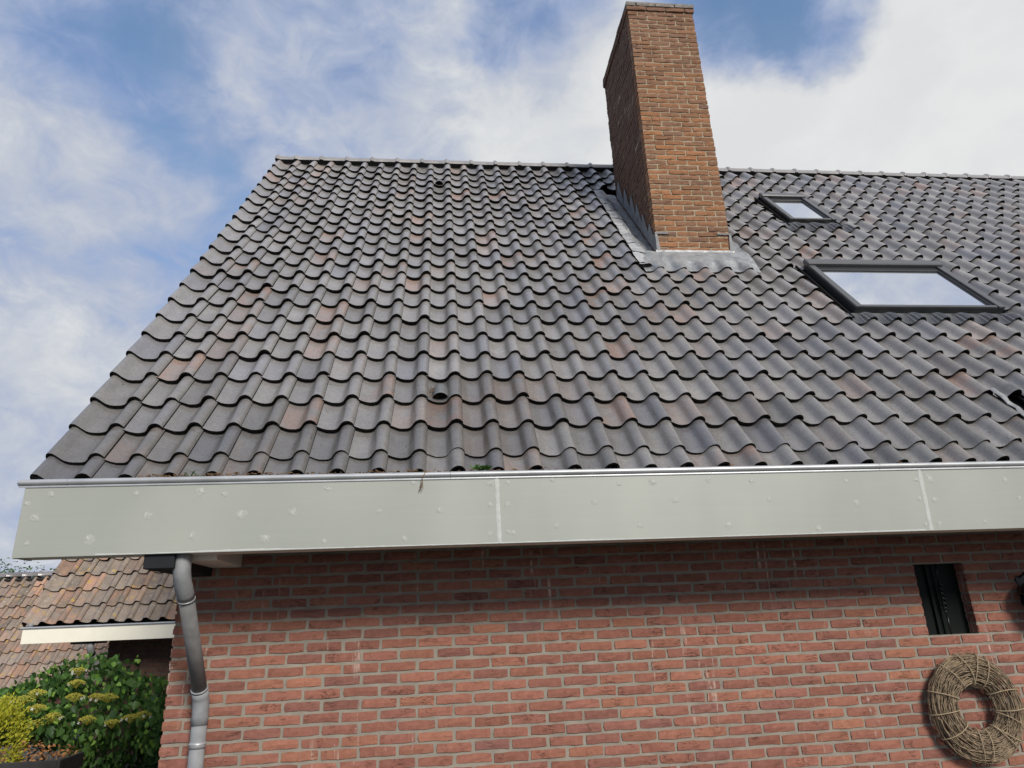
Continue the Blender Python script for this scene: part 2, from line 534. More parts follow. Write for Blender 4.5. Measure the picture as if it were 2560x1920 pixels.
def tile_geo(ta=-.05, tb=1.012, length=TG + 0.07, verge=False, seed=0, ragged=0.0):
    """one pantile: x along the roof (units of m from the tile's left joint), y up the slope, z out of the roof"""
    r = random.Random(seed)
    K = VK if verge else PK
    T = [k[0] for k in K]
    Hh = [k[1] for k in K]
    ts = [t for t in T if ta < t < tb]
    ts = [max(ta, T[0])] + ts + [min(tb, T[-1])]
    hs = [float(np.interp(t, T, Hh)) for t in ts]
    n = len(ts)
    j = [r.uniform(-1, 1) * 0.0012 for _ in ts]
    V, F, M, S = [], [], [], []
    # upper skin
    for i, t in enumerate(ts):
        V.append((t * TW, 0.0 + j[i], hs[i] + LIFT))
    for i, t in enumerate(ts):
        V.append((t * TW, length, hs[i] + LIFT * (1 - length / TG)))
    for i in range(n - 1):
        F.append((i, i + 1, n + i + 1, n + i))
        M.append(0)
        S.append(True)
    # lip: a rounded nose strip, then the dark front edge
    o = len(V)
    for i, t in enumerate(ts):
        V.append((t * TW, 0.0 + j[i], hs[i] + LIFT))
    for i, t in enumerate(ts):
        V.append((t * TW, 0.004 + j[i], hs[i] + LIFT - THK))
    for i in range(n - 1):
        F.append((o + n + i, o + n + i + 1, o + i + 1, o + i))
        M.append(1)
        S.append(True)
    # right and left sides
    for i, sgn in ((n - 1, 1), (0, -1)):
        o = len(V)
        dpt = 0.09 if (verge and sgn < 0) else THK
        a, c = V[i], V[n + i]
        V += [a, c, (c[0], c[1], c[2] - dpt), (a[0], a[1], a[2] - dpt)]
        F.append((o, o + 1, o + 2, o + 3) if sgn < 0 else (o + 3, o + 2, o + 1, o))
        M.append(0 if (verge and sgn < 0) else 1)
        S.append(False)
    return V, F, M, S


def slope_frame(O):
    return Matrix.Translation(O) @ Matrix.Rotation(TH, 4, 'X')


class Roof:
    def __init__(s, x0, y1, z1, mats):
        s.x0, s.O, s.mats = x0, Vector((0, y1, z1)), mats
        s.M = slope_frame(s.O)
        s.MI = s.M.inverted()

    def at(s, x, sl, h):
        """x, distance up the slope from lip 1, height over the fitted plane"""
        return s.M @ Vector((x, sl, h))

    def put_tiles(s, parent, tiles, limit, name='roof_tile', stuffname='far_roof_tiles'):
        """tiles: (xleft, slope, ta, tb, length, verge, tint)"""
        cand = []
        for k, t in enumerate(tiles):
            P = s.at(t[0] + TW * .5, t[1] + .12, 0)
            if shown(P):
                cand.append((view(P)[2], k))
        cand.sort()
        chosen = set(k for _, k in cand[:limit])
        cache = {}
        mb = MB()
        for k, t in enumerate(tiles):
            std = t[2] <= -.05 and t[3] >= 1.012 and abs(t[4] - TG - .07) < 1e-6
            key = (k % 6, t[5]) if std else k
            rz, rx = random.gauss(0, .008), random.gauss(0, .008)
            M = s.M @ Matrix.Translation((t[0], t[1] + random.gauss(0, .004), H0 + random.uniform(0, .006))) @ Euler((rx, random.gauss(0, .008), rz)).to_matrix().to_4x4()
            if k in chosen:
                if key not in cache:
                    V, F, MM, S = tile_geo(t[2], t[3], t[4], t[5], k)
                    cache[key] = me_from('roof_tile', V, F, s.mats, MM, S)
                put(name, cache[key], parent, M, color=t[6])
            else:
                V, F, MM, S = tile_geo(t[2], t[3], t[4], t[5], k)
                mb.add([M @ Vector(v) for v in V], F, MM, S, t[6])
        if mb.V:
            mb.put(stuffname, s.mats, parent, tint=True, kind='stuff')
        return len(chosen)


def tile_tint(pr=0.16):
    u = random.random()
    red = 0.0
    if u < pr:
        red = random.uniform(.35, 1.0)
    elif u < pr * 2:
        red = random.uniform(.05, .35)
    blue = random.uniform(.4, 1) if random.random() < .22 else random.uniform(0, .25)
    if red > .3:
        blue = 0
    return (red * .85, random.betavariate(2.4, 2.4), blue * .75, 1)


# ------------------------------------------------------------------ the house
XL, XR = -1.186, 11.6
WXL, WXR = -0.55, 11.0
house = thing('brick_house', 'red brick house with a steep dark pantile roof and orange brick chimney', 'house', (4.0, 0.0, 0.0))

MR = Roof(-1.1034, -0.4630, 2.5828, ['roof_tile_glaze', 'tile_edge_moss_shade'])
row = lambda r: (r - 1) * TG            # slope distance of row coordinate r


def deck():
    mb = MB()
    yr = 3.60
    for sgn in (1, -1):
        pts = []
        for s_, h in ((-0.02, -.115), (22.0 * TG, -.115), (22.0 * TG, -.16), (-0.02, -.16)):
            P = MR.at(0, s_, h)
            pts.append((P.y if sgn > 0 else 2 * yr - P.y, P.z))
        V = [(x, y, z) for x in (-1.10, XR - .1) for y, z in pts]
        F = [(0, 1, 5, 4), (2, 3, 7, 6), (0, 4, 7, 3), (1, 2, 6, 5), (0, 3, 2, 1), (4, 5, 6, 7)]
        mb.add(V, F)
    return mb.put('roof', 'roof_underlay', house)


roof = deck()
# far slope of the roof (never faces the camera)
mb = MB()
pa, pb = MR.at(0, -.2, -.06), MR.at(0, 22.3 * TG, -.06)
mb.add([(XL, 7.2 - pa.y, pa.z), (XR, 7.2 - pa.y, pa.z), (XR, 7.2 - pb.y, pb.z), (XL, 7.2 - pb.y, pb.z)], [(0, 1, 2, 3)])
mb.put('rear_slope', 'roof_tile_glaze', roof)

CHX0, CHX1, CHY0, CHY1 = 3.272, 4.075, 1.579, 2.83
SKY_BIG = (4.70, 6.135, row(7.62), row(11.05))
SKY_SML = (5.185, 5.765, row(15.85), row(18.95))
tiles = []
for r in range(0, 23):
    s0 = row(r) if r > 0 else -0.178
    length = (TG + .07) if r > 0 else .178 + .07
    if r == 22:
        length = TG * 1.36
    for j in range(1, 56):
        xl = MR.x0 + (j - 1) * TW
        ta, tb, vg = -.05, 1.012, j == 1
        if vg:
            ta = -.365
        a, b_ = xl + ta * TW, xl + tb * TW
        s1 = s0 + TG
        drop = False
        for (ra, rb, sa, sb) in ((3.045, 4.165, row(10.9), row(20.1)), (SKY_BIG[0] - .055, SKY_BIG[1] + .055, row(6.9), row(11.15)), (SKY_SML[0] - .04, SKY_SML[1] + .04, row(14.9), row(19.05))):
            mid = s0 + .5 * TG
            if not (sa < mid < sb):
                continue
            if a >= ra - .02 and b_ <= rb + .02:
                drop = True
            elif a < ra < b_:
                tb = min(tb, (ra - xl) / TW)
            elif a < rb < b_:
                ta = max(ta, (rb - xl) / TW)
        # gap at the soil pipe, far right
        if r == 2 and j == 28:
            drop = True
        if drop or tb - ta < .06:
            continue
        tn = tile_tint(.13 if r < 12 else .10)
        tn = (tn[0], tn[1] + .60 * min(1, r / 15) - .75 * max(0, 1 - r / 4) * max(0.25, min(1, 1.5 - j / 12)), tn[2], 1)  # upper rows tinted lighter as sky sheen; lower-left tiles darker in themselves
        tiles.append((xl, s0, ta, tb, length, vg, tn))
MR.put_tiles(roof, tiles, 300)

# ridge tiles with collars
RY, RZ = 3.655, 7.703
xk = XL - .03
first = True
mbt = {}


def ridge_mesh(L):
    mb = MB()
    n = 10
    V, F = [], []
    for xi, rr in ((0, .098), (.008, .112), (.024, .122), (.044, .120), (.058, .108), (.066, .101), (L, .101)):
        for k in range(n + 1):
            an = math.pi * (-.02 + 1.04 * k / n)
            V.append((xi, -math.cos(an) * rr * .95, math.sin(an) * rr * .93))
    for i in range(6):
        for k in range(n):
            F.append((i * (n + 1) + k, i * (n + 1) + k + 1, (i + 1) * (n + 1) + k + 1, (i + 1) * (n + 1) + k))
    F.append(tuple(range(n + 1)))
    mb.add(V, F, 0, [True] * (len(F) - 1) + [False])
    return mb.mesh('ridge_tile', ['roof_tile_glaze'])


while xk < XR:
    L = .245 if first else .343
    key = round(L, 3)
    if key not in mbt:
        mbt[key] = ridge_mesh(L + .004)
    put('ridge_tile', mbt[key], roof, Matrix.Translation((xk, RY, RZ + random.uniform(-.003, .003))) @ Euler((0, random.gauss(0, .006), random.gauss(0, .006))).to_matrix().to_4x4(), color=(0, random.uniform(.95, 1.4), random.uniform(0, .3), 1))
    xk += L
    first = False
# dark under-ridge strip
mb = MB()
for k in range(0, 120):
    x = XL + .01 + k * (XR - XL) / 120
    x2 = x + (XR - XL) / 120
    A_, B_ = MR.at(x, 22.12 * TG, -.078), MR.at(x2, 22.12 * TG, -.078)
    P, Q = MR.at(x, 22.13 * TG, .003), MR.at(x2, 22.13 * TG, .003)
    mb.add([A_, B_, Q, P, (x2, RY - .092, RZ - .002), (x, RY - .092, RZ - .002)], [(0, 1, 2, 3), (3, 2, 4, 5)])
mb.put('ridge_strip', 'black_flashing', roof)

# bargeboard of the verge
mb = MB()
V = []
for x in (-1.14, -1.115):
    for s_, h in ((-.1, -.10), (22.2 * TG, -.10), (22.2 * TG, -.30), (-.1, -.30)):
        V.append(MR.at(x, s_, h))
mb.add(V, [(0, 1, 2, 3), (7, 6, 5, 4), (0, 4, 5, 1), (2, 6, 7, 3), (0, 3, 7, 4), (1, 5, 6, 2)])
mb.put('bargeboard', 'fascia_paint', roof)

# ------------------------------------------------------------------ roof vents
def roof_vent(x, r, lab):
    mb = MB()
    c = MR.at(x, row(r), 0)
    n = 9
    V, F = [], []
    # hood: half pipe that rises out of the tile, open end facing down the slope
    prof_ = [(-.060, .056, .044), (-.02, .056, .046), (.03, .053, .034), (.085, .044, .008), (.12, .030, -.012)]
    for s_, w_, hh in prof_:
        for k in range(n + 1):
            an = math.pi * k / n
            V.append(MR.at(x - math.cos(an) * w_, row(r) + s_ + (0.02 * math.sin(an) if s_ < -.05 else 0) * -1, H0 + .022 + (hh + .030) * math.sin(an)))
    for i in range(len(prof_) - 1):
        for k in range(n):
            F.append((i * (n + 1) + k, i * (n + 1) + k + 1, (i + 1) * (n + 1) + k + 1, (i + 1) * (n + 1) + k))
    mb.add(V, F, 0, True)
    o = mb.put('roof_vent', 'grey_plastic', roof, label=lab)
    md = MB()
    V = [MR.at(x - math.cos(math.pi * k / n) * .052, row(r) - .050, H0 + .020 + .068 * math.sin(math.pi * k / n)) for k in range(n + 1)]
    md.add(V, [tuple(range(n + 1))])
    md.put('vent_mouth', 'void_black', o)
    mg = MB()
    for q in range(4):
        xx = x - .03 + q * .02
        mg.tube([MR.at(xx, row(r) - .052, H0 + .02), MR.at(xx, row(r) - .052, H0 + .06)], .0022, 5)
    mg.put('vent_grille', 'black_iron', o)


roof_vent(1.028, 3.36, 'grey vent hood low on the roof slope with twigs beside it')
roof_vent(1.016, 20.32, 'small dark vent hood just under the ridge')

# ------------------------------------------------------------------ skylights
def skylight(rect, lab, hgt=0.062):
    x0, x1, s0, s1 = rect
    M = MR.M
    w = .064 if x1 - x0 > 1 else .056
    hb = H0 + .045

    def part(name, x0_, x1_, a, b_, h0, h1, mt, ch=.004, parent=None, lab_=None):
        return MB().box(x0_, x1_, a, b_, h0, h1, 0, M, ch).put(name, mt, parent, label=lab_)

    fr = MB()
    # upstand frame, dark
    for (a0, a1, c0, c1) in ((x0, x0 + w, s0, s1), (x1 - w, x1, s0, s1), (x0 + w, x1 - w, s0, s0 + w), (x0 + w, x1 - w, s1 - w, s1)):
        fr.box(a0, a1, c0, c1, H0 - .05, hb + hgt - .012, 0, M)
    f = fr.put('skylight', 'window_aluminium', house, label=lab)
    part('side_cover', x0 - .004, x0 + w * .95, s0 - .006, s1 - .03, hb + hgt - .012, hb + hgt + .010, 'window_cover_plate', parent=f)
    part('side_cover', x1 - w * .95, x1 + .004, s0 - .006, s1 - .03, hb + hgt - .012, hb + hgt + .010, 'window_cover_plate', parent=f)
    part('top_hood', x0 - .012, x1 + .012, s1 - .075, s1 + .035, hb + hgt - .02, hb + hgt + .032, 'window_cover_plate', .01, parent=f)
    part('bottom_rail', x0 + w, x1 - w, s0 + .004, s0 + w * .62, hb + hgt - .03, hb + hgt + .004, 'window_cover_plate', parent=f)
    sash = MB()
    iw = w * .95
    for (a0, a1, c0, c1) in ((x0 + iw, x0 + iw + .022, s0 + w * .62, s1 - .075), (x1 - iw - .022, x1 - iw, s0 + w * .62, s1 - .075), (x0 + iw + .022, x1 - iw - .022, s0 + w * .62, s0 + w * .62 + .02), (x0 + iw + .022, x1 - iw - .022, s1 - .15, s1 - .075)):
        sash.box(a0, a1, c0, c1, hb + hgt - .045, hb + hgt - .010, 0, M, .003)
    sash.put('sash', 'window_aluminium', f)
    g_ = MB().box(x0 + iw + .022, x1 - iw - .022, s0 + w * .62 + .02, s1 - .15, hb + hgt - .040, hb + hgt - .022, 0, M)
    g_.put('pane', 'window_glass', f)
    # flashing gutters either side and above
    fl = MB()
    mgn = .06 if x1 - x0 > 1 else .045
    fl.box(x0 - mgn - .05, x0 - .002, s0 - .12, s1 + .08, H0 - .035, H0 - .005, 0, M)
    fl.box(x1 + .002, x1 + mgn + .05, s0 - .12, s1 + .08, H0 - .035, H0 - .005, 0, M)
    fl.box(x0, x1, s1, s1 + .08, H0 - .035, H0 - .005, 0, M)
    fl.box(x0 - mgn, x0 - mgn + .012, s0 - .10, s1 + .06, H0 - .005, H0 + .055, 0, M)
    fl.box(x1 + mgn - .012, x1 + mgn, s0 - .10, s1 + .06, H0 - .005, H0 + .055, 0, M)
    fl.put('side_flashing', 'black_flashing', f)
    # pleated apron that drapes over the tiles below
    xa, xb = x0 - mgn - .11, x1 + mgn + (.16 if x1 - x0 > 1 else .05)
    rb = math.floor((s0 / TG) + 1 - .25)
    n = int((xb - xa) / .010)
    sl = [0, .35, .75, 1]
    V, F = [], []
    sb = row(rb) - .012
    for i in range(n + 1):
        x = xa + (xb - xa) * i / n
        wv = wave(x, MR.x0)
        for q in sl:
            s_ = sb + (s0 - .004 - sb) * q
            lo = H0 + LIFT + wv + .006 + .005 * (1 if i % 2 else -1) * (1 - q * q)
            hi = H0 + .045
            ff = q ** 3
            V.append(M @ Vector((x, s_, lo * (1 - ff) + hi * ff)))
    k = len(sl)
    for i in range(n):
        for q in range(k - 1):
            F.append((i * k + q, (i + 1) * k + q, (i + 1) * k + q + 1, i * k + q + 1))
    ap = MB().add(V, F)
    ap.put('pleated_apron', 'pleated_flashing', f)
    return f


skylight(SKY_BIG, 'large lower skylight in dark frame reflecting blue sky')
skylight(SKY_SML, 'small upper skylight in dark frame near the ridge', .05)

# ------------------------------------------------------------------ bricks
CRS = 0.0644


def brick_geo(L, H, D, seed, j=0.0028, jd=0.0022, nx=4, nz=2):
    """front face at y=0 facing -y, running back to y=D"""
    r = random.Random(seed)
    V, F = [], []
    for k in range(nz + 1):
        for i in range(nx + 1):
            x = -L / 2 + L * i / nx
            z = -H / 2 + H * k / nz
            ex, ez = i in (0, nx), k in (0, nz)
            x += r.uniform(-j, j) * (1 if ex else .5)
            z += r.uniform(-j, j) * (1 if ez else .5)
            y = r.uniform(-jd, jd) + (0.0016 if (ex or ez) else -.0008)
            if ex and ez:
                x -= math.copysign(.0014, x)
                z -= math.copysign(.0014, z)
            V.append((x, y, z))
    w = nx + 1
    for k in range(nz):
        for i in range(nx):
            F.append((k * w + i, k * w + i + 1, (k + 1) * w + i + 1, (k + 1) * w + i))
    ring = [i for i in range(w)] + [k * w + nx for k in range(1, nz + 1)] + [nz * w + i for i in range(nx - 1, -1, -1)] + [k * w for k in range(nz - 1, 0, -1)]
    o = len(V)
    for q in ring:
        x, y, z = V[q]
        V.append((x, D, z))
    m_ = len(ring)
    for q in range(m_):
        F.append((ring[q], o + q, o + (q + 1) % m_, ring[(q + 1) % m_]))
    return V, F


NX0, NX1, NZ0, NZ1 = 4.184, 4.540, 1.4186, 1.870    # niche in the wall

# mortar body of the front wall, with the niche left open
mb = MB()
YM = .0066
for (a, b_, c, d) in ((WXL + .006, NX0, 0, 2.13), (NX1, WXR, 0, 2.13), (NX0, NX1, 0, NZ0), (NX0, NX1, NZ1, 2.13)):
    mb.box(a, b_, YM, .215, c, d)
fwall = mb.put('front_wall', 'mortar', house)


def brick_tint(dark=0.0):
    return (random.betavariate(3.2, 2.6) if random.random() < .93 else random.random(), .15 + .7 * random.betavariate(2.5, 2.5), 0, 1)


wall = []
for c in range(-16, 18):
    zc_ = 1.0 + c * CRS
    xs = []
    if c % 2 == 0:
        xs.append((WXL, WXL + .102))
        x = WXL + .11
    else:
        x = WXL
    while x < WXR - .02:
        xs.append((x + (.0085 if x > WXL else 0), min(x + .22 - .0085, WXR)))
        x += .22
    for a, b_ in xs:
        a += random.uniform(-.0035, .0035) if a > WXL else 0
        b_ += random.uniform(-.0035, .0035)
        if NZ0 - .02 < zc_ < NZ1 + .0:
            if a > NX0 - .03 and b_ < NX1 + .03:
                continue
            if a < NX0 < b_:
                b_ = NX0
            elif a < NX1 < b_:
                a = NX1
        if b_ - a < .025:
            continue
        wall.append((a, b_, zc_ + random.uniform(-.0018, .0018)))
cand = []
for k, (a, b_, z) in enumerate(wall):
    P = ((a + b_) / 2, 0, z)
    if shown(P, 0.01) and z < 2.09:
        v = view(P)
        cand.append(((b_ - a) / v[2] ** 2, k))
cand.sort(reverse=True)
chosen = set(k for _, k in cand[:300])
cache = {}
stuff = MB()
for k, (a, b_, z) in enumerate(wall):
    L = b_ - a
    key = (round(L / .004), k % 5)
    tn = brick_tint()
    yj = random.uniform(-.0015, .0015)
    if k in chosen:
        if key not in cache:
            V, F = brick_geo(L, CRS - .0172, .02, k)
            cache[key] = me_from('brick', V, F, 'red_brick')
        put('brick', cache[key], fwall, Matrix.Translation(((a + b_) / 2, yj, z)), color=tn)
    else:
        V, F = brick_geo(L, CRS - .0172, .02, k)
        stuff.add([(x + (a + b_) / 2, y + yj, zz + z) for x, y, zz in V], F, 0, False, tn)
stuff.put('brickwork', 'red_brick', fwall, tint=True, kind='stuff')

# brick ends on the corner and in the sides of the niche
ends = MB()
for c in range(-16, 18):
    V, F = brick_geo(.10 if c % 2 == 0 else .208, CRS - .0125, .018, 900 + c)
    zc_ = 1 + c * CRS
    yy = .055 if c % 2 == 0 else .107
    ends.add([(WXL - y * -1 * 1 + 0 * x, yy + x, zc_ + z) for x, y, z in V], [f[::-1] for f in F], 0, False, brick_tint())
for c in range(7, 14):
    V, F = brick_geo(.085, CRS - .0125, .018, 950 + c)
    zc_ = 1 + c * CRS
    ends.add([(NX1 - y * -1 - .004, .046 + x, zc_ + z) for x, y, z in V], [f for f in F], 0, False, brick_tint())
    ends.add([(NX0 - y + .004, .046 - x, zc_ + z) for x, y, z in V], [f for f in F], 0, False, brick_tint())
ends.put('brick_ends', 'red_brick', fwall, tint=True, kind='stuff')

# other walls of the house
mb = MB()
zt = MR.at(0, 0, -.16)
mb.add([(WXL + .01, .215, 0), (WXL + .01, 7.0, 0), (WXL + .01, 7.0, 2.13), (WXL + .01, 3.6, 7.4), (WXL + .01, .215, 2.9)], [(0, 1, 2, 3, 4)])
mb.add([(WXR - .01, .215, 0), (WXR - .01, 7.0, 0), (WXR - .01, 7.0, 2.13), (WXR - .01, 3.6, 7.4), (WXR - .01, .215, 2.9)], [(4, 3, 2, 1, 0)])
mb.add([(WXL + .01, 7.0, 0), (WXR - .01, 7.0, 0), (WXR - .01, 7.0, 2.2), (WXL + .01, 7.0, 2.2)], [(3, 2, 1, 0)])
mb.put('side_wall', 'mortar', house)

# brickwork of the left gable and the far right gable
gb = MB()
for c in range(-15, 95):
    z = 1 + c * CRS
    half = 3.42 if z < 2.2 else max(0, 3.42 - (z - 2.2) / math.tan(TH) - .05)
    y = 3.6 - half + (.11 if c % 2 else 0)
    y = max(y, .225)
    while y < 3.6 + half - .03:
        L = min(.2035, 3.6 + half - y)
        V, F = brick_geo(L, CRS - .0172, .012, random.randrange(10 ** 6), nx=2, nz=1)
        tn = brick_tint()
        gb.add([(WXL + .004 + yy, y + L / 2 - x, zz + z) for x, yy, zz in V], F, 0, False, tn)
        if True:
            gb.add([(WXR - .004 - yy, y + L / 2 + x, zz + z) for x, yy, zz in V], F, 0, False, tn)
        y += .22
gb.put('brickwork', 'red_brick', house, tint=True, kind='stuff')

# niche: dark shutters and a twisted iron bar
mb = MB()
mb.box(NX0, (NX0 + NX1) / 2 - .002, .088, .10, NZ0, NZ1)
nb = mb.put('niche_window', 'black_board', house, label='narrow black window opening with a twisted iron bar')
MB().box((NX0 + NX1) / 2 + .002, NX1, .083, .10, NZ0, NZ1).put('dark_panel', 'black_board', nb)
MB().box((NX0 + NX1) / 2 - .05, (NX0 + NX1) / 2 - .03, .070, .086, NZ0, NZ1).put('mullion', 'black_board', nb)
xb = (NX0 + NX1) / 2 + .012
tw = MB()
tw.tube([(xb, .045, NZ0 - .001), (xb, .045, NZ0 + .13)], .006, 8)
tw.tube([(xb, .045, NZ0 + .34), (xb, .045, NZ1 + .002)], .006, 8)
for ph in (0, math.pi):
    tw.tube([(xb + .011 * math.sin(ph + t * 21) * min(1, 6 * t, 6 * (1 - t)), .045 + .011 * math.cos(ph + t * 21) * min(1, 6 * t, 6 * (1 - t)), NZ0 + .13 + .21 * t) for t in np.linspace(0, 1, 40)], .006, 7)
tw.put('twisted_bar', 'black_iron', nb)

# ------------------------------------------------------------------ eaves: fascia, gutter, soffit
YF = -0.650
FZ0, FZ1 = 2.018, 2.397
mb = MB()
mb.box(-1.13, XR - .12, YF + .018, YF + .15, FZ0 + .003, FZ0 + .02)      # box bottom
mb.box(-1.13, XR - .12, YF + .135, YF + .15, FZ0 + .02, FZ1 - .02)       # back board
eave = mb.put('eaves', 'white_paint', house)
edges = [-1.155, 1.345, 3.893, 6.44, 8.99, XR - .1]
for a, b_ in zip(edges[:-1], edges[1:]):
    MB().box(a + .001, b_ - .001, YF, YF + .018, FZ0, FZ1, 0, None, .0015).put('fascia_board', 'fascia_paint', eave)
MB().box(-1.153, -1.135, YF + .018, YF + .15, FZ0, FZ1).put('end_board', 'fascia_paint', eave)
mb = MB().box(-1.12, XR - .15, YF + .15, .0, 2.135, 2.15)
mb.put('soffit', 'dark_soffit_paint', eave)
# zinc gutter rim: bead, lip and drip
mb = MB()
pr = []
for k in range(11):
    an = R(-120 + 250 * k / 10)
    pr.append((YF - .004 - math.cos(an) * .016, FZ1 + .010 + math.sin(an) * .016))
pr = [(YF - .004, FZ1 - .018), (YF - .0075, FZ1 - .010)] + pr
gx = [-1.182, -0.942, 1.081, 3.641, 6.2, 8.8, XR - .07]
for a, b_ in zip(gx[:-1], gx[1:]):
    m2 = MB()
    V, F = [], []
    for x in (a + .0008, b_ - .0008):
        for y, z in pr:
            V.append((x, y, z))
    n = len(pr)
    for i in range(n - 1):
        F.append((i, i + 1, n + i + 1, n + i))
    m2.add(V, F, 0, True)
    if a < -1.1:
        m2.add([(a - .02, YF + .004, FZ1 + .008)] + [(a + .0008, y, z) for y, z in pr], [(0, i + 1, i) for i in range(1, n)], 0, True)
    m2.put('gutter_rim', 'zinc', eave)
mb = MB()
mb.add([(-1.13, YF + .012, FZ1), (XR - .1, YF + .012, FZ1), (XR - .1, YF + .02, FZ1 - .05), (-1.13, YF + .02, FZ1 - .05), (XR - .1, YF + .13, FZ1 - .05), (-1.13, YF + .13, FZ1 - .05)], [(0, 1, 2, 3), (3, 2, 4, 5)])
mb.put('gutter_trough', 'zinc', eave)

PATCH = [(-1.02, 2.342), (-0.591, 2.337), (-0.262, 2.343), (-0.135, 2.327), (0.413, 2.344), (0.876, 2.365), (-1.076, 2.221), (-0.52, 2.219), (-0.038, 2.213), (0.23, 2.22), (0.692, 2.213), (1.018, 2.212), (-1.094, 2.092), (-0.792, 2.102), (-0.276, 2.104), (0.093, 2.081), (0.405, 2.06), (0.832, 2.06), (1.308, 2.354), (1.406, 2.356), (1.302, 2.234), (1.398, 2.232), (1.297, 2.075), (1.396, 2.081), (-1.128, 2.299), (1.661, 2.366), (2.048, 2.334), (2.244, 2.341), (2.577, 2.348), (2.84, 2.334), (3.421, 2.323), (1.894, 2.234), (2.364, 2.231), (2.929, 2.225), (3.461, 2.195), (1.665, 2.105), (2.146, 2.096), (2.663, 2.082), (3.196, 2.05), (3.955, 2.326), (3.951, 2.197), (3.944, 2.058), (4.441, 2.308), (4.237, 2.062), (4.501, 2.195), (3.858, 2.21), (3.860, 2.053), (3.869, 2.321), (1.424, 2.077)]
BIGP = {2: 1.2, 6: 1.1, 7: 1.3, 8: 1.5, 9: 1.2, 14: 1.1, 15: 1.4, 13: 1.3, 27: 1.2, 37: 1.4, 39: 1.3}
for k, (x, z) in enumerate(PATCH):
    sz = .021 * BIGP.get(k, random.uniform(.7, 1.0))
    n = 13
    V = [(x, YF - .0022, z)]
    for i in range(n):
        an = 2 * math.pi * i / n
        rr = sz * random.uniform(.55, 1.15)
        V.append((x + math.cos(an) * rr * 1.1, YF - .0006, z + math.sin(an) * rr))
    pm = MB().add(V, [(0, i + 1, (i + 1) % n + 1) for i in range(n)], 0, True)
    cx_, cz_ = x + random.uniform(-.3, .3) * sz, z + random.uniform(-.2, .3) * sz
    an0 = random.uniform(0, 3.14)
    V2 = [(cx_, YF - .0034, cz_)]
    for i in range(n):
        an = 2 * math.pi * i / n
        rr = sz * random.uniform(.18, .50)
        u_, w_ = math.cos(an) * rr * 1.3, math.sin(an) * rr * .6
        V2.append((cx_ + u_ * math.cos(an0) - w_ * math.sin(an0), YF - .0022, cz_ + u_ * math.sin(an0) + w_ * math.cos(an0)))
    pm.add(V2, [(0, i + 1, (i + 1) % n + 1) for i in range(n)], 1, True)
    pm.put('filler_patch', ['wood_filler', 'filler_core'], eave)
for (xa, xb_) in ((1.342, 1.347), (3.899, 3.888)):
    V, F = [], []
    n = 24
    for i in range(n + 1):
        t = i / n
        z = FZ1 - .004 - (FZ1 - FZ0 - .006) * t
        xc = xa + (xb_ - xa) * t
        wd = .010 + .004 * random.random()
        V += [(xc - wd, YF - .0007, z), (xc, YF - .0035, z), (xc + wd, YF - .0007, z)]
    for i in range(n):
        for q in range(2):
            F.append((i * 3 + q, (i + 1) * 3 + q, (i + 1) * 3 + q + 1, i * 3 + q + 1))
    MB().add(V, F, 0, True).put('joint_filler', 'filler_core', eave)
# smeared white bead along the lower edge of the boards
V, F = [], []
n = 160
for i in range(n + 1):
    x = -.75 + 4.6 * i / n
    hh = .004 + .008 * max(0, mn.noise(Vector((x * 2.3, 1.7, 0))) + .25) + .003 * random.random()
    V += [(x, YF - .0006, FZ0 + .001), (x, YF - .0030, FZ0 + .001 + hh * .5), (x, YF - .0006, FZ0 + .001 + hh)]
for i in range(n):
    for q in range(2):
        F.append((i * 3 + q, (i + 1) * 3 + q, (i + 1) * 3 + q + 1, i * 3 + q + 1))
MB().add(V, F, 0, True).put('bottom_bead', 'filler_core', eave)
# wall-plate boxes below the eaves at the corner of the wall
MB().box(-.515, -.362, -.630, -.002, 1.945, 2.135, 0, None, .004).put('dark_corbel', 'dark_soffit_paint', eave)
MB().box(-.361, -.190, -.495, -.002, 1.992, 2.134, 0, None, .004).put('white_corbel', 'white_paint', eave)

# ------------------------------------------------------------------ downpipe
dp = MB()
top = Vector((-.341, -.565, 2.03))
e0 = Vector((-.341, -.565, 1.945))
e1 = Vector((-.3415, -.54, 1.905))
e2 = Vector((-.341, -.50, 1.865))
j0 = Vector((-.330, -.062, 1.255))
dpo = None
m1 = MB().tube([e2, j0], .0405, 18)
dpo = m1.put('downpipe', 'painted_zinc_pipe', house)
pts = [top, Vector((-.341, -.565, 1.985))]
a_, b_, c_ = Vector((-.341, -.565, 1.96)), Vector((-.341, -.565, 1.895)), e2.lerp(j0, .10)
for t in np.linspace(0, 1, 9):
    pts.append(a_ * (1 - t) ** 2 + b_ * 2 * t * (1 - t) + c_ * t * t)
m2 = MB().tube(pts, .0445, 20)
m2.put('upper_elbow', 'pale_zinc_pipe', dpo)
d = (j0 - e2).normalized()
for f_ in (0.115, 0.885):
    q = e2.lerp(j0, f_)
    MB().tube([q - d * .004, q + d * .004], .0462, 20).put('pipe_seam', 'zinc', dpo)
pts = [e2.lerp(j0, .90)]
a_, b_, c_ = e2.lerp(j0, .95), j0, Vector((-.3285, -.062, 1.18))
for t in np.linspace(0, 1, 9):
    pts.append(a_ * (1 - t) ** 2 + b_ * 2 * t * (1 - t) + c_ * t * t)
pts.append(Vector((-.3285, -.062, 1.135)))
MB().tube(pts, .0445, 20).put('lower_elbow', 'pale_zinc_pipe', dpo)
MB().tube([(-.3285, -.062, 1.14), (-.322, -.062, 0.0)], .0405, 20).put('lower_pipe', 'pale_zinc_pipe', dpo)
mb = MB()
mb.tube([(-.327, -.062, 1.050), (-.3268, -.062, 1.018)], .0440, 20)
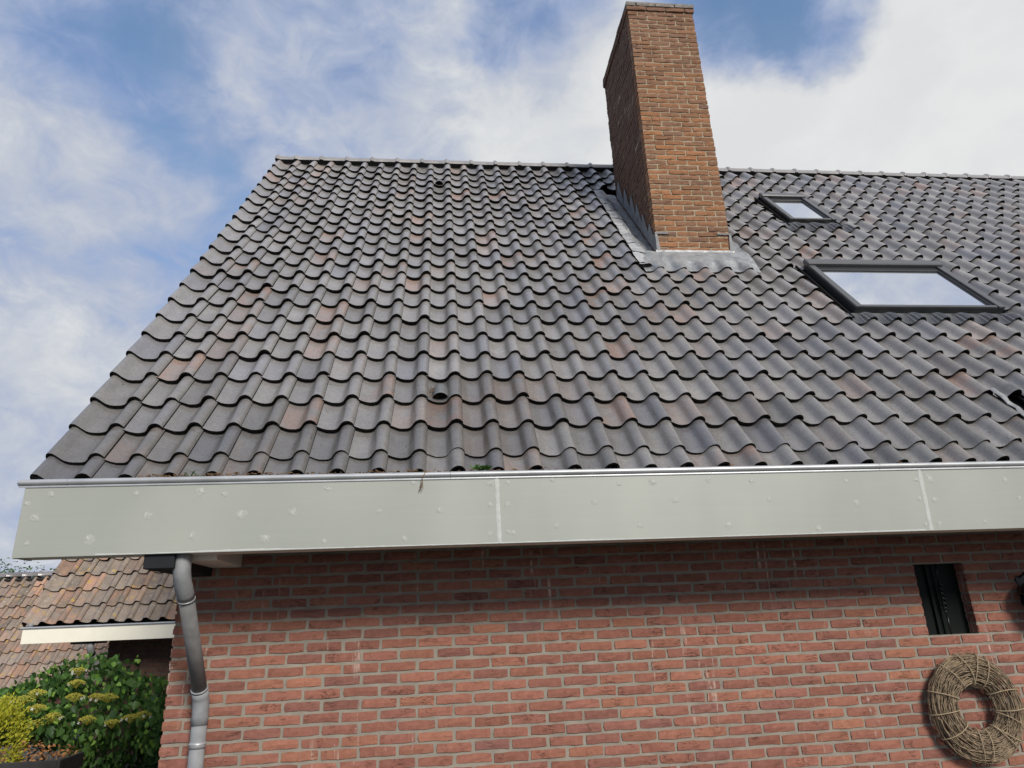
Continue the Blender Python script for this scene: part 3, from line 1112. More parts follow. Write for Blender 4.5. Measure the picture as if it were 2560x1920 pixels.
mb.tube([(-.327, -.062, 1.041), (-.327, -.062, 1.037)], .0465, 20)
mb.tube([(-.327, -.062, 1.034), (-.327, -.062, 1.0), (-.327, .02, 1.0)], .008, 6)
mb.put('pipe_clamp', 'zinc', dpo)

# ------------------------------------------------------------------ chimney
CM = .8 / 3.5
CT = 8.575
core = MB().box(CHX0 + .006, CHX1 - .006, CHY0 + .006, CHY1 - .006, 4.2, CT - .012)
chim = core.put('chimney', 'chimney_mortar', house)
ncs = int(round((CT - 4.9) / CRS)) + 1
side = MB()
cache = {}
cz0 = CT - CRS / 2
cnt = 0
for c in range(0, 56):
    z = cz0 - c * CRS
    cap = c < 2
    out_ = .016 if cap else 0.0
    x0_, x1_ = CHX0 - out_, CHX1 + out_
    w_ = x1_ - x0_
    hd = w_ / 3.5 * .5
    st = w_ / 3.5
    xs = [x0_]
    if c % 2 == 0:
        xs += [x0_ + hd + st * k for k in range(0, 4)]
    else:
        xs += [x0_ + st * k for k in range(1, 4)] + [x1_]
    front_z = 5.17
    for a, b_ in zip(xs[:-1], xs[1:]):
        a2 = a + (.0068 if a > x0_ + .01 else 0)
        b2 = b_ - (.0068 if b_ < x1_ - .01 else 0)
        a2 += random.uniform(-.003, .003)
        b2 += random.uniform(-.003, .003)
        L = b2 - a2
        mt = 'weathered_brick_cap' if c == 0 else 'chimney_clay'
        key = (round(L / .006), cnt % 6, mt)
        cnt += 1
        tn = (random.betavariate(2, 1.3) * (0.40 + 0.60 * min(1, c / 30)), .35 + .6 * random.betavariate(2, 2), 0, 1)
        M = Matrix.Translation(((a2 + b2) / 2, CHY0 - out_ + random.uniform(-.004, .002), z + random.uniform(-.002, .002)))
        if z > front_z - .04:
            if key not in cache:
                V, F = brick_geo(L, CRS - .0152, .104 + out_, cnt, .0030, .004, 4, 2)
                cache[key] = me_from('chimney_brick', V, F, mt)
            put('chimney_brick', cache[key], chim, M, color=tn)
    # the three other faces, joined
    y0_, y1_ = CHY0 - out_, CHY1 + out_
    for face in range(3):
        if face < 2:
            ln = y1_ - y0_ - .11
            org = y0_ + .11
        else:
            ln = w_ - .02
            org = x0_ + .01
        q = 0.0 if c % 2 else -st * .5
        while q < ln - .02:
            a, b_ = max(q, 0) + .0055, min(q + st, ln) - .0055
            q += st
            if b_ - a < .03:
                continue
            V, F = brick_geo(b_ - a, CRS - .009, .018, random.randrange(10 ** 6), .003, .003, 3, 1)
            m_ = org + (a + b_) / 2
            oj = random.uniform(-.004, .003)
            tn = (random.betavariate(1.5, 2.2) * .25, random.betavariate(2, 2) * .35, 0, 1)  # darker, purpler tint than the front: shade of the sunless side painted in
            zz = z + random.uniform(-.002, .002)
            if face == 0:
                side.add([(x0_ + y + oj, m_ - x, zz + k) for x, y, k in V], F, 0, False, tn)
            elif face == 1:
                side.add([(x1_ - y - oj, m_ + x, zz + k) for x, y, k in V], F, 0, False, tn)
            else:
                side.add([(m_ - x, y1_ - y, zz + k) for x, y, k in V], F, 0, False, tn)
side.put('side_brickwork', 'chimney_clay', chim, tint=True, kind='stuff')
MB().box(CHX0 - .01, CHX1 + .01, CHY0 - .01, CHY1 + .01, CT - .012, CT + .006).put('cap_mortar', 'weathered_brick_cap', chim)


def crinkle(P, a=.006, f=14):
    v = Vector(P)
    return v + Vector((mn.noise(v * f), mn.noise(v * f + Vector((9, 3, 1))), mn.noise(v * f + Vector((2, 7, 5))))) * a


# lead apron in front, draped over the tiles
def sheet(xa, xb, sa, sb, hf, nx, ns, name, mt, parent, amp=.006):
    V, F = [], []
    for i in range(nx + 1):
        for k in range(ns + 1):
            x = xa + (xb - xa) * i / nx
            t = k / ns
            A = sa(x) if callable(sa) else sa
            B = sb(x) if callable(sb) else sb
            s_ = A + (B - A) * t
            V.append(crinkle(MR.at(x, s_, hf(x, t)), amp))
    for i in range(nx):
        for k in range(ns):
            F.append((i * (ns + 1) + k, (i + 1) * (ns + 1) + k, (i + 1) * (ns + 1) + k + 1, i * (ns + 1) + k + 1))
    return MB().add(V, F, 0, True).put(name, mt, parent)


sF = (CHY0 - MR.O.y) / math.cos(TH)       # slope distance where the front face meets the roof plane


def apron_h(x, t):
    lo = H0 + LIFT * .6 + wave(x, MR.x0) + .012
    hi = .005
    ff = min(1, t * 1.5)
    ff = ff * ff * (3 - 2 * ff)
    return lo * (1 - ff) + hi * ff


sheet(3.03, 4.225, lambda x: row(10.72) + .02 * mn.noise(Vector((x * 9, 0, 0))) - .018 * math.cos((x - MR.x0) / TW * 6.283 + .6), lambda x: sF + (.0 if x < CHX1 else -.10 * (x - CHX1)), apron_h, 90, 10, 'lead_apron', 'lead_sheet', chim)
# upstand of the apron on the brick front
mb = MB()
V, F = [], []
n = 40
for i in range(n + 1):
    x = CHX0 - .02 + (CHX1 - CHX0 + .04) * i / n
    zb = MR.at(x, sF, .005).z
    V += [crinkle((x, CHY0 - .016, zb - .02), .004), crinkle((x, CHY0 - .010, zb + .012), .003)]
for i in range(n):
    F.append((2 * i, 2 * i + 2, 2 * i + 3, 2 * i + 1))
mb.add(V, F, 0, True).put('lead_upstand', 'lead_sheet', chim)
# left gutter with a raised outer roll and pleats
sB = (CHY1 - MR.O.y) / math.cos(TH) + .05


def gut_h(x, t):
    u = (x - 3.035) / (CHX0 - 3.035)
    return max(H0 + .085 - .065 * min(1, max(0, (u - .25) / .35)), (H0 + LIFT + wave(x, MR.x0) + .004) if x < 3.06 else -1) + (.006 * math.sin(t * 46))


sheet(2.985, CHX0 + .002, row(11.0), sB, gut_h, 14, 90, 'lead_gutter', 'lead_sheet', chim, .008)
for k in range(10):
    sa = row(11.05) + k * .262
    if sa + .24 > sB:
        break
    sh = random.uniform(-.012, .012)
    t0_, t1_ = random.uniform(.0, .012), random.uniform(.0, .012)
    x0t, x1t = 2.972 + random.uniform(-.012, .010), 3.115 + random.uniform(-.02, .02)
    V, F = [], []
    nx_, ns_ = 7, 6
    for i in range(nx_ + 1):
        for q in range(ns_ + 1):
            xx = x0t + (x1t - x0t) * i / nx_ + sh * q / ns_
            ss = sa + .248 * q / ns_ + .012 * i / nx_
            h_ = max(H0 + .088 - .05 * max(0, i / nx_ - .55), H0 + LIFT + wave(xx, MR.x0) * (1 if xx < 3.06 else .5) + .006) + t0_ + (t1_ - t0_) * q / ns_
            V.append(crinkle(MR.at(xx, ss, h_), .010, 20))
    for i in range(nx_):
        for q in range(ns_):
            F.append((i * (ns_ + 1) + q, (i + 1) * (ns_ + 1) + q, (i + 1) * (ns_ + 1) + q + 1, i * (ns_ + 1) + q + 1))
    MB().add(V, F, 0, True).put('lead_tab', 'bright_lead', chim)
sheet(CHX1 - .002, 4.20, row(11.9), sB, lambda x, t: H0 + .03 + .05 * (x - CHX1) / .12 + .005 * math.sin(t * 50), 6, 60, 'lead_gutter', 'lead_sheet', chim, .007)
# soakers stepped up the left face
for yt, zt_ in ((2.65, 6.803), (2.427, 6.535), (2.225, 6.308), (2.058, 6.074), (1.884, 5.825), (1.708, 5.591)):
    zr = lambda y: MR.O.z + (y - MR.O.y) * math.tan(TH) - .03
    for_, back = yt - .10, yt + .115
    x_ = CHX0 - .010 + random.uniform(-.002, .001)
    V = [(x_, back, zr(back)), (x_, back - .02, zr(back) + .04), (x_, yt + .012, zt_), (x_, yt - .012, zt_ - .02), (x_, for_ - .02, zr(for_) + .06), (x_, for_, zr(for_))]
    V2 = [(x + .006, y, z) for x, y, z in V]
    m_ = MB().add(V + V2, [(0, 1, 2, 3, 4, 5), (11, 10, 9, 8, 7, 6)] + [(i, (i + 1) % 6 + 0, (i + 1) % 6 + 6, i + 6) for i in range(6)])
    m_.put('lead_soaker', 'dark_lead', chim)
# corner wraps and the two lead clips let into a joint
zc1 = MR.at(0, sF, 0).z
for sx, xa in ((-1, CHX0), (1, CHX1)):
    mb = MB()
    V = [crinkle((xa - sx * .030, CHY0 - .012, zc1 - .01), .003), crinkle((xa + sx * .012, CHY0 - .012, zc1 - .03), .003), crinkle((xa + sx * .010, CHY0 - .012, zc1 + .21), .002), crinkle((xa - sx * .012, CHY0 - .012, zc1 + .21), .002),
         (xa + sx * .012, CHY0 + .10, zc1 + .10), (xa + sx * .012, CHY0 + .10, zc1 + .25)]
    mb.add(V, [(0, 1, 2, 3), (1, 4, 5, 2)] if sx > 0 else [(3, 2, 1, 0), (2, 5, 4, 1)])
    mb.put('lead_corner', 'dark_lead', chim)
    a, b_ = sorted((xa + sx * .014, xa - sx * .14))
    MB().box(a, b_, CHY0 - .014, CHY0 + .004, zc1 + .205, zc1 + .219).put('lead_clip', 'dark_lead', chim)

# ------------------------------------------------------------------ soil pipe at the right edge of the roof
pc = MR.at(5.335, row(2.3), 0)
mb = MB()
mb.lathe([(.066, -.35), (.066, .22), (.078, .225), (.082, .25), (.082, .33), (.070, .345), (.0, .35)], (pc.x, pc.y, pc.z), 'Z', 22)
sp = mb.put('soil_pipe', 'black_flashing', roof, label='black vent pipe rising through a lead collar low on the roof')
MB().box(5.04, 5.36, row(1.9), row(3.05), H0 - .02, H0 + .006, 0, MR.M).put('dark_hole_plate', 'void_black', sp)  # black plate stands for the dark hole among the tiles
V, F = [], []
for i in range(9):
    s_ = row(1.72) + i / 8 * TG * 1.32
    for k, (dx, h) in enumerate(((-.030, .098), (-.015, .110), (.012, .104), (.030, .05))):
        V.append(crinkle(MR.at(5.030 + dx + .012 * (i % 3 == 0), s_, H0 + h), .008))
for i in range(8):
    for k in range(3):
        F.append((i * 4 + k, i * 4 + k + 1, (i + 1) * 4 + k + 1, (i + 1) * 4 + k))
MB().add(V, F, 0, True).put('lead_strip', 'lead_sheet', sp)

# ------------------------------------------------------------------ gutter debris and weeds
def leaf_quad(c, L, W, yaw, pitch, roll, bend=.25):
    E = Euler((pitch, roll, yaw)).to_matrix()
    pts = [(0, 0, 0), (-W * .42, L * .30, bend * W * .35), (0, L * .36, 0), (W * .42, L * .30, bend * W * .35), (-W * .34, L * .70, bend * W * .2), (0, L * .72, -.06 * L), (W * .34, L * .70, bend * W * .2), (0, L, -.18 * L)]
    F = [(0, 2, 1), (0, 3, 2), (1, 2, 5, 4), (2, 3, 6, 5), (4, 5, 7), (5, 6, 7)]
    return [Vector(c) + E @ Vector(p_) for p_ in pts], F


mb = MB()
for (xa, xb_, n) in ((-.62, -.02, 260), (0.0, .95, 300), (1.0, 1.25, 40), (1.3, 1.9, 90), (2.0, 4.6, 60)):
    for _ in range(n):
        x = random.uniform(xa, xb_)
        y = YF + random.uniform(.015, .10)
        z = FZ1 + .024 + random.uniform(-.010, .024) * (1 if n > 100 else .7)
        an = random.uniform(0, 6.28)
        L = random.uniform(.012, .038)
        d = Vector((math.cos(an), math.sin(an) * .6, random.uniform(-.25, .3))) * L
        mb.tube([(x, y, z), Vector((x, y, z)) + d], random.uniform(.0014, .0034), 4, 0, False, False)
o = mb.put('gutter_debris', 'dry_debris')
o['kind'] = 'stuff'
o['label'] = 'brown needles and twigs lying along the gutter edge'
o['category'] = 'debris'


def weed(loc, n, L, lab, long=False):
    t = thing('gutter_weed', lab, 'weed', loc)
    for k in range(n):
        yaw = random.uniform(0, 6.28)
        c = Vector(loc) + Vector((random.uniform(-.5, .5) * L * 2, random.uniform(-.2, .2) * L, random.uniform(0, .012)))
        V, F = leaf_quad(c, L * random.uniform(.7, 1.2), L * (.16 if long else .55), yaw, random.uniform(.3, 1.0), random.uniform(-.4, .4))
        MB().add(V, F, 0, True).put('leaf', 'weed_leaf', t)
    MB().tube([Vector(loc), Vector(loc) + Vector((0, 0, -.03))], .003, 5).put('stem', 'weed_leaf', t)
    return t


weed((1.26, YF + .03, FZ1 + .034), 26, .045, 'leafy green weed sprouting from the gutter edge above the board joint')
weed((-.36, YF + .04, FZ1 + .020), 7, .065, 'yellow-green grass blades growing in the gutter near the left end', True)
mb = MB()
mb.tube([(1.00, YF + .04, FZ1 + .055), (.985, YF + .01, FZ1 + .03), (.945, YF - .016, FZ1 + .025), (.925, YF - .024, FZ1 - .01), (.927, YF - .018, FZ1 - .04), (.915, YF - .012, FZ1 - .075)], [.003, .0025, .003, .002, .003, .001], 5)
for k in range(9):
    z = FZ1 - .02 - k * .006
    mb.tube([(.925, YF - .016, z), (.925 + random.uniform(-.02, .012), YF - .012, z - random.uniform(.01, .03))], .0010, 4)
o = mb.put('hanging_root', 'dry_debris')
o['label'] = 'thin brown root strand hanging over the gutter rim'
o['category'] = 'root'
mb = MB()
for k in range(45):
    a = MR.at(.965 + random.uniform(-.03, .03), row(3.36) + random.uniform(-.06, .03), H0 + .025 + random.uniform(0, .03))
    b2 = a + Vector((random.uniform(-.04, .04), random.uniform(-.03, .03), random.uniform(-.02, .03)))
    mb.tube([a, b2], .0013, 4, 0, False, False)
o = mb.put('nest_twigs', 'dry_debris')
o['label'] = 'small tangle of nest twigs beside the lower roof vent'
o['category'] = 'twigs'

# ------------------------------------------------------------------ wreath
WC = Vector((4.345, -.062, .992))
wr = thing('twig_wreath', 'round woven twig wreath hanging on the red brick wall', 'wreath', WC)
for band in range(2):
    mb = MB()
    for k in range(125):
        ph = random.uniform(0, 2 * math.pi)
        rr = random.uniform(.35, 1.0) ** .5
        r0 = .216 + rr * .094 * math.cos(ph)
        yo = -rr * .046 * math.sin(ph)
        a0 = random.uniform(0, 6.28)
        span = random.uniform(2.0, 5.0)
        tw_ = random.uniform(-.5, .5)
        f1, f2 = random.uniform(0, 6), random.uniform(0, 6)
        pts = []
        for i in range(20):
            a = a0 + span * i / 19
            p2 = ph + tw_ * i / 19 + .25 * math.sin(a * 2 + f1)
            r1 = .217 + rr * .093 * math.cos(p2) + .006 * math.sin(a * 5 + f2)
            y1 = -rr * .046 * math.sin(p2)
            pts.append((WC.x + r1 * math.cos(a) + random.gauss(0, .0014), WC.y + y1, WC.z + r1 * 1.02 * math.sin(a) + random.gauss(0, .0014)))
        if random.random() < .18:
            e_ = Vector(pts[-1]) + (Vector(pts[-1]) - Vector(pts[-2])).normalized() * .05
            ce = Vector((e_.x - WC.x, 0, e_.z - WC.z))
            pts.append(tuple(e_ + ce.normalized() * random.uniform(.0, .035) + Vector((0, -random.uniform(0, .02), 0))))
        r_t = random.uniform(.0014, .0042)
        mb.tube(pts, [r_t * (1 - .65 * q / len(pts)) for q in range(len(pts))], 5, 0, True, False)
    mb.put('twig_bundle', 'twig', wr, kind='stuff')
for a, lean in ((2.75, .1), (3.2, .05), (3.75, -.15), (2.15, .12), (1.65, .28), (1.45, -.25), (1.1, .05), (.45, -.35), (-.1, .15), (-.35, -.2), (4.45, .22), (4.75, -.15), (5.35, .1), (5.45, .3)):
    pts = []
    for i in range(17):
        ph = 2 * math.pi * i / 16
        aa = a + lean * math.cos(ph) * .5
        r1 = .217 + .100 * math.cos(ph)
        pts.append((WC.x + r1 * math.cos(aa), WC.y - .053 * math.sin(ph), WC.z + r1 * 1.02 * math.sin(aa)))
    MB().tube(pts, .0031, 6, 0, True, False).put('binding_cord', 'binding_cord', wr)
MB().tube([(WC.x, .02, WC.z + .29), (WC.x, -.07, WC.z + .285)], .004, 6).put('hook', 'black_iron', wr)

# ------------------------------------------------------------------ wall lantern at the right edge
LC = Vector((4.925, -.13, 1.628))
lt = thing('wall_lantern', 'black iron wall lantern on the brick wall right of the niche', 'lantern', (LC.x, 0, LC.z))
mb = MB()
mb.lathe([(.0, .135), (.018, .13), (.022, .112), (.06, .10), (.100, .068), (.118, .030), (.118, .022), (.10, .020)], LC, 'Z', 20)
mb.put('lantern_cap', 'black_iron', lt)
mb = MB()
for k in range(6):
    a = 2 * math.pi * k / 6
    mb.tube([(LC.x + .10 * math.cos(a), LC.y + .10 * math.sin(a), LC.z + .02), (LC.x + .092 * math.cos(a), LC.y + .092 * math.sin(a), LC.z - .05), (LC.x + .05 * math.cos(a), LC.y + .05 * math.sin(a), LC.z - .115)], .005, 6)
mb.lathe([(.055, -.105), (.058, -.115), (.04, -.125), (.0, -.13)], LC, 'Z', 16)
mb.put('lantern_frame', 'black_iron', lt)
MB().lathe([(.096, .02), (.088, -.05), (.05, -.11)], LC, 'Z', 20).put('lantern_glass', 'black_board', lt)
mb = MB()
mb.tube([(LC.x, LC.y, LC.z + .12), (LC.x, LC.y, LC.z + .16), (LC.x, LC.y + .05, LC.z + .17), (LC.x, .0, LC.z + .13), (LC.x, .012, LC.z + .05)], .008, 8)
mb.box(LC.x - .03, LC.x + .03, -.006, .01, LC.z - .05, LC.z + .14)
mb.put('wall_bracket', 'black_iron', lt)

# ------------------------------------------------------------------ annex on the left, set back
AO_Y, AO_Z = 6.12, 1.852          # eave lip
annex = thing('annex', 'low brick annex with weathered brown tiles and cream fascia behind the house corner', 'outbuilding', (-2.6, 8.2, 0))
AR = Roof(-4.452 - TW, AO_Y, AO_Z, ['weathered_tile', 'tile_edge_moss_shade'])
mb = MB()
NA = 11
for sgn in (1, -1):
    yr = AR.at(0, NA * TG, 0).y
    pts = []
    for s_, h in ((-.02, -.10), (NA * TG, -.10), (NA * TG, -.15), (-.02, -.15)):
        P = AR.at(0, s_, h)
        pts.append((P.y if sgn > 0 else 2 * yr - P.y, P.z))
    V = [(x, y, z) for x in (-4.70, -.56) for y, z in pts]
    mb.add(V, [(0, 1, 5, 4), (2, 3, 7, 6), (0, 4, 7, 3), (1, 2, 6, 5), (0, 3, 2, 1), (4, 5, 6, 7)])
aroof = mb.put('roof', 'roof_underlay', annex)
tl = []
for r in range(NA):
    for j in range(1, 18):
        xl = AR.x0 + (j - 1) * TW
        if xl > -.62:
            break
        u = random.random()
        red = random.uniform(.6, 1.0) if (j in (2, 3) and u < .85) else (random.uniform(.3, .8) if u < .30 else 0)
        tl.append((xl, r * TG, -.365 if j == 1 else -.05, 1.012, TG + .07, j == 1, (red, random.betavariate(2, 2), random.uniform(0, .3), 1)))
AR.put_tiles(aroof, tl, 110)
mb = MB()
yr = AR.at(0, NA * TG, 0)
x = -4.78
while x < -.7:
    put('ridge_tile', mbt[round(.343, 3)], aroof, Matrix.Translation((x, yr.y, yr.z - .03)), color=(.2, .5, .1, 1))
    x += .343
ax0, ay, az0, az1 = -4.615, 5.90, 1.583, 1.775
MB().box(ax0, -.56, ay, ay + .02, az0, az1, 0, None, .002).put('fascia', 'cream_paint', annex)
mb = MB()
V, F = [], []
pr2 = [(ay - .003 - math.cos(R(-120 + 250 * k / 8)) * .014, az1 + .010 + math.sin(R(-120 + 250 * k / 8)) * .014) for k in range(9)]
pr2 = [(ay - .003, az1 - .012)] + pr2
for x in (ax0 - .03, -.56):
    V += [(x, y, z) for y, z in pr2]
n = len(pr2)
mb.add(V, [(i, i + 1, n + i + 1, n + i) for i in range(n - 1)], 0, True)
mb.put('gutter_rim', 'zinc', annex)
mb = MB().box(ax0, -.56, ay + .02, ay + .16, az0 + .003, az0 + .02)
mb.box(ax0 + .03, -.56, ay + .06, ay + .30, az0 + .16, az0 + .175)
mb.put('gutter_box', 'dark_soffit_paint', annex)
MB().lathe([(.001, .0), (.03, .005), (.035, .03), (.03, .055), (.001, .06)], (ax0 + .06, ay + .06, az1 + .015), 'Z', 12).put('gutter_end_cap', 'pale_zinc_pipe', annex)
MB().box(-4.0, -3.75, ay + .05, 6.45, az0 - .03, az0 + .01).put('corbel', 'dark_soffit_paint', annex)
# annex wall with its own bricks
AWX0, AWY = -3.72, 6.45
mb = MB().box(AWX0, -.56, AWY + .006, AWY + .2, 0, 2.0)
awall = mb.put('wall', 'shaded_mortar', annex)
mb = MB()
for c in range(2, 31):
    z = c * CRS
    x = AWX0 - (.11 if c % 2 else 0)
    while x < -.62:
        a, b_ = max(x + .006, AWX0), x + .214
        if b_ - a > .04:
            V, F = brick_geo(b_ - a, CRS - .0125, .018, random.randrange(10 ** 6), nx=2, nz=1)
            mb.add([(q + (a + b_) / 2, y + AWY, k + z) for q, y, k in V], F, 0, False, (random.random() * .35, random.random() * .5, 0, 1))
        x += .22
mb.put('brickwork', 'brown_brick_shaded', awall, tint=True, kind='stuff')
mb = MB()
mb.box(AWX0, AWX0 + .02, AWY + .2, 10.0, 0, 2.0)
mb.add([(AWX0 + .01, 6.3, 2.0), (AWX0 + .01, 10.1, 2.0), (AWX0 + .01, yr.y, yr.z - .15)], [(0, 1, 2)])
mb.box(AWX0, -.56, 9.95, 10.0, 0, 2.0)
mb.put('gable_wall', 'red_brick', annex)
P0, P1 = Vector((-3.757, 6.0, 1.56)), Vector((-3.757, 6.0, 1.51))
pts = [P0, P1, Vector((-3.757, 6.03, 1.46)), Vector((-3.757, 6.08, 1.42))]
ao = MB().tube(pts, .046, 14).put('downpipe', 'pale_zinc_pipe', annex)
MB().tube([pts[-1], (-3.72, 6.38, 1.12), (-3.72, 6.39, 0)], .041, 14).put('lower_pipe', 'painted_zinc_pipe', ao)

# ------------------------------------------------------------------ neighbour's roof further back
nb_ = thing('garage', 'red-brown tiled garage roof far left behind the annex', 'garage', (-8.5, 14.0, 0))
NROW = 11
NO_Y = 12.2 - 7 * TG * math.cos(TH)
NO_Z = 2.355 - 7 * TG * math.sin(TH)
NR = Roof(-8.448 - 20 * TW, NO_Y, NO_Z, ['weathered_tile', 'tile_edge_moss_shade'])
mb = MB()
for sgn in (1, -1):
    yr = NR.at(0, 10.1 * TG, 0).y
    pts = []
    for s_, h in ((-.02, -.10), (10.0 * TG, -.10), (10.0 * TG, -.15), (-.02, -.15)):
        P = NR.at(0, s_, h)
        pts.append((P.y if sgn > 0 else 2 * yr - P.y, P.z))
    V = [(x, y, z) for x in (NR.x0 + .02, NR.x0 + 42 * TW) for y, z in pts]
    mb.add(V, [(0, 1, 5, 4), (2, 3, 7, 6), (0, 4, 7, 3), (1, 2, 6, 5), (0, 3, 2, 1), (4, 5, 6, 7)])
nroof = mb.put('roof', 'roof_underlay', nb_)
tl = []
for r in range(10):
    for j in range(1, 43):
        xl = NR.x0 + (j - 1) * TW
        u = random.random()
        red = random.uniform(.45, 1.0) if u < .55 else random.uniform(0, .3)
        tl.append((xl, r * TG, -.365 if j == 1 else -.05, 1.012, (TG + .07) if r < 9 else TG * 1.02, j == 1, (red, random.betavariate(2, 2), random.uniform(0, .4), 1)))
NR.put_tiles(nroof, tl, 130)
yr = NR.at(0, 10.1 * TG, 0)
x = NR.x0 - .05
while x < NR.x0 + 42 * TW:
    put('ridge_tile', mbt[round(.343, 3)], nroof, Matrix.Translation((x, yr.y + .02, yr.z - .035)) @ Euler((0, random.gauss(0, .012), 0)).to_matrix().to_4x4(), color=(.1, random.random(), .1, 1))
    x += .343
mb = MB().box(NR.x0 + .3, NR.x0 + 41 * TW, NO_Y + .3, 2 * yr.y - NO_Y - .3, 0, NO_Z - .05)
mb.add([(NR.x0 + .3, NO_Y + .3, NO_Z - .05), (NR.x0 + .3, 2 * yr.y - NO_Y - .3, NO_Z - .05), (NR.x0 + .3, yr.y, yr.z - .3)], [(0, 1, 2)])
mb.put('wall', 'red_brick', nb_)

# ------------------------------------------------------------------ climbing hydrangea before the annex
def heart_leaf(L):
    W = L * .82
    pts = [(0, 0, 0), (-W * .38, -.04 * L, .05 * L), (-W * .50, L * .26, .10 * L), (-W * .36, L * .60, .06 * L), (0, L, -.10 * L), (W * .36, L * .60, .06 * L), (W * .50, L * .26, .10 * L), (W * .38, -.04 * L, .05 * L), (0, L * .5, -.02 * L)]
    F = [(8, 0, 1, 2), (8, 2, 3), (8, 3, 4), (8, 4, 5), (8, 5, 6), (8, 6, 7, 0)]
    return pts, F


def outline(poly, x):
    return float(np.interp(x, [a for a, _ in poly], [b for _, b in poly]))


HTOP = [(-4.6, 1.02), (-4.26, 1.08), (-4.0, 1.15), (-3.71, 1.30), (-3.45, 1.43), (-3.2, 1.40), (-3.0, 1.26), (-2.8, 1.18), (-2.5, 1.13), (-2.2, 1.14), (-1.2, 1.1)]
HBOT = [(-4.6, .45), (-3.9, .52), (-3.6, .47), (-3.40, .42), (-3.25, .05), (-1.2, .02)]
hyd = thing('climbing_hydrangea', 'climbing hydrangea with heart-shaped leaves and yellow-green flower heads by the annex', 'shrub', (-2.9, 5.2, 0))
lm = [me_from('leaf', *heart_leaf(L), m, None, True) for L, m in ((.085, 'hydrangea_leaf'), (.10, 'hydrangea_leaf'), (.07, 'hydrangea_leaf'), (.06, 'hydrangea_young_leaf'))]
mb, mby = MB(), MB()
nleaf = 0
for k in range(5200):
    x = random.uniform(-4.5, -1.3)
    top_, bot_ = outline(HTOP, x), outline(HBOT, x)
    u = random.random()
    z = bot_ + (top_ - bot_) * u
    # billowing front surface with hollows
    b3 = mn.noise(Vector((x * 1.7, z * 2.2, 3.1))) + .5 * mn.noise(Vector((x * 4, z * 5, 8.1)))
    yf = 5.0 - .38 * math.sin(min(1, u * 1.1) * math.pi) - .28 * b3
    dep = random.expovariate(1 / .16)
    if random.random() > .42 + 1.3 * (b3 + .2) and u < .97:
        dep += .32
    y = yf + dep
    if y > 6.3:
        continue
    yaw = random.gauss(0, .9)
    E = Euler((-1.15 + random.gauss(0, .42), random.gauss(0, .4), yaw)).to_matrix().to_4x4()
    z += random.gauss(0, .03)
    young = u > .25 and random.random() < .30
    M = Matrix.Translation((x, y, z)) @ E
    if dep < .10 and nleaf < 260 and shown((x, y, z), 0) and random.random() < .30:
        put('leaf', lm[3] if young else lm[k % 3], hyd, M)
        nleaf += 1
    else:
        L = random.uniform(.055, .11) if not young else random.uniform(.04, .065)
        V, F = heart_leaf(L)
        (mby if young else mb).add([M @ Vector(v) for v in V], F, 0, True)
mb.put('foliage', 'hydrangea_leaf', hyd, kind='stuff')
mby.put('young_foliage', 'hydrangea_young_leaf', hyd, kind='stuff')
mb = MB()
for k in range(46):
    x = random.uniform(-4.2, -1.5)
    pts = [(x + random.gauss(0, .04) + .06 * i * random.uniform(-1, 1), 5.55 + random.gauss(0, .06), outline(HTOP, x) * .80 * i / 6) for i in range(7)]
    mb.tube(pts, random.uniform(.006, .016), 6)
mb.put('stems', 'bark', hyd, kind='stuff')
for (x, z, sc) in ((-3.55, .90, 1.0), (-3.36, .80, 1.1), (-3.21, .99, 1.0), (-3.0, .97, .9), (-2.88, .96, 1.1), (-3.62, 1.05, 1.0), (-3.30, 1.26, .8), (-3.26, 1.13, .9), (-2.73, .70, .8), (-2.42, .76, 1.0), (-3.0, .75, .9), (-3.74, .99, 1.1), (-3.52, .74, 1.1), (-3.80, .86, 1.2), (-2.55, .74, .9), (-3.95, .98, 1.2), (-4.05, .80, 1.2)):
    u = (z - outline(HBOT, x)) / (outline(HTOP, x) - outline(HBOT, x))
    yf = 4.86 - .34 * math.sin(min(1, u * 1.1) * math.pi)
    mb = MB()
    c = Vector((x, yf, z))
    for q in range(130):
        a, r_ = random.uniform(0, 6.28), math.sqrt(random.random()) * .105 * sc
        p_ = c + Vector((r_ * math.cos(a), r_ * math.sin(a) * .8 - .01, .035 * sc - r_ * r_ * 4 + random.uniform(-.01, .01)))
        s_ = random.uniform(.005, .010)
        V = [p_ + Vector((s_, 0, 0)), p_ + Vector((-s_ * .5, s_ * .87, 0)), p_ + Vector((-s_ * .5, -s_ * .87, 0)), p_ + Vector((0, 0, s_ * 1.2))]
        mb.add(V, [(0, 1, 3), (1, 2, 3), (2, 0, 3), (0, 2, 1)])
        if q % 4 == 0:
            mb.tube([c - Vector((0, 0, .06)), p_], .0014, 3, 0, False, False)
    for q in range(random.randrange(1, 4)):
        a = random.uniform(3.3, 6.2)
        p_ = c + Vector((.105 * sc * math.cos(a), .09 * sc * math.sin(a), -.01 + random.uniform(-.02, .015)))
        for w_ in range(4):
            a2 = w_ * 1.571 + .4
            V = [p_, p_ + Vector((.013 * math.cos(a2 - .5), -.004, .013 * math.sin(a2 - .5))), p_ + Vector((.018 * math.cos(a2), -.004, .018 * math.sin(a2))), p_ + Vector((.013 * math.cos(a2 + .5), -.004, .013 * math.sin(a2 + .5)))]
            mb.add(V, [(0, 1, 2, 3)], 1)
    mb.put('flower_head', ['flower_cap', 'white_petal'], hyd)

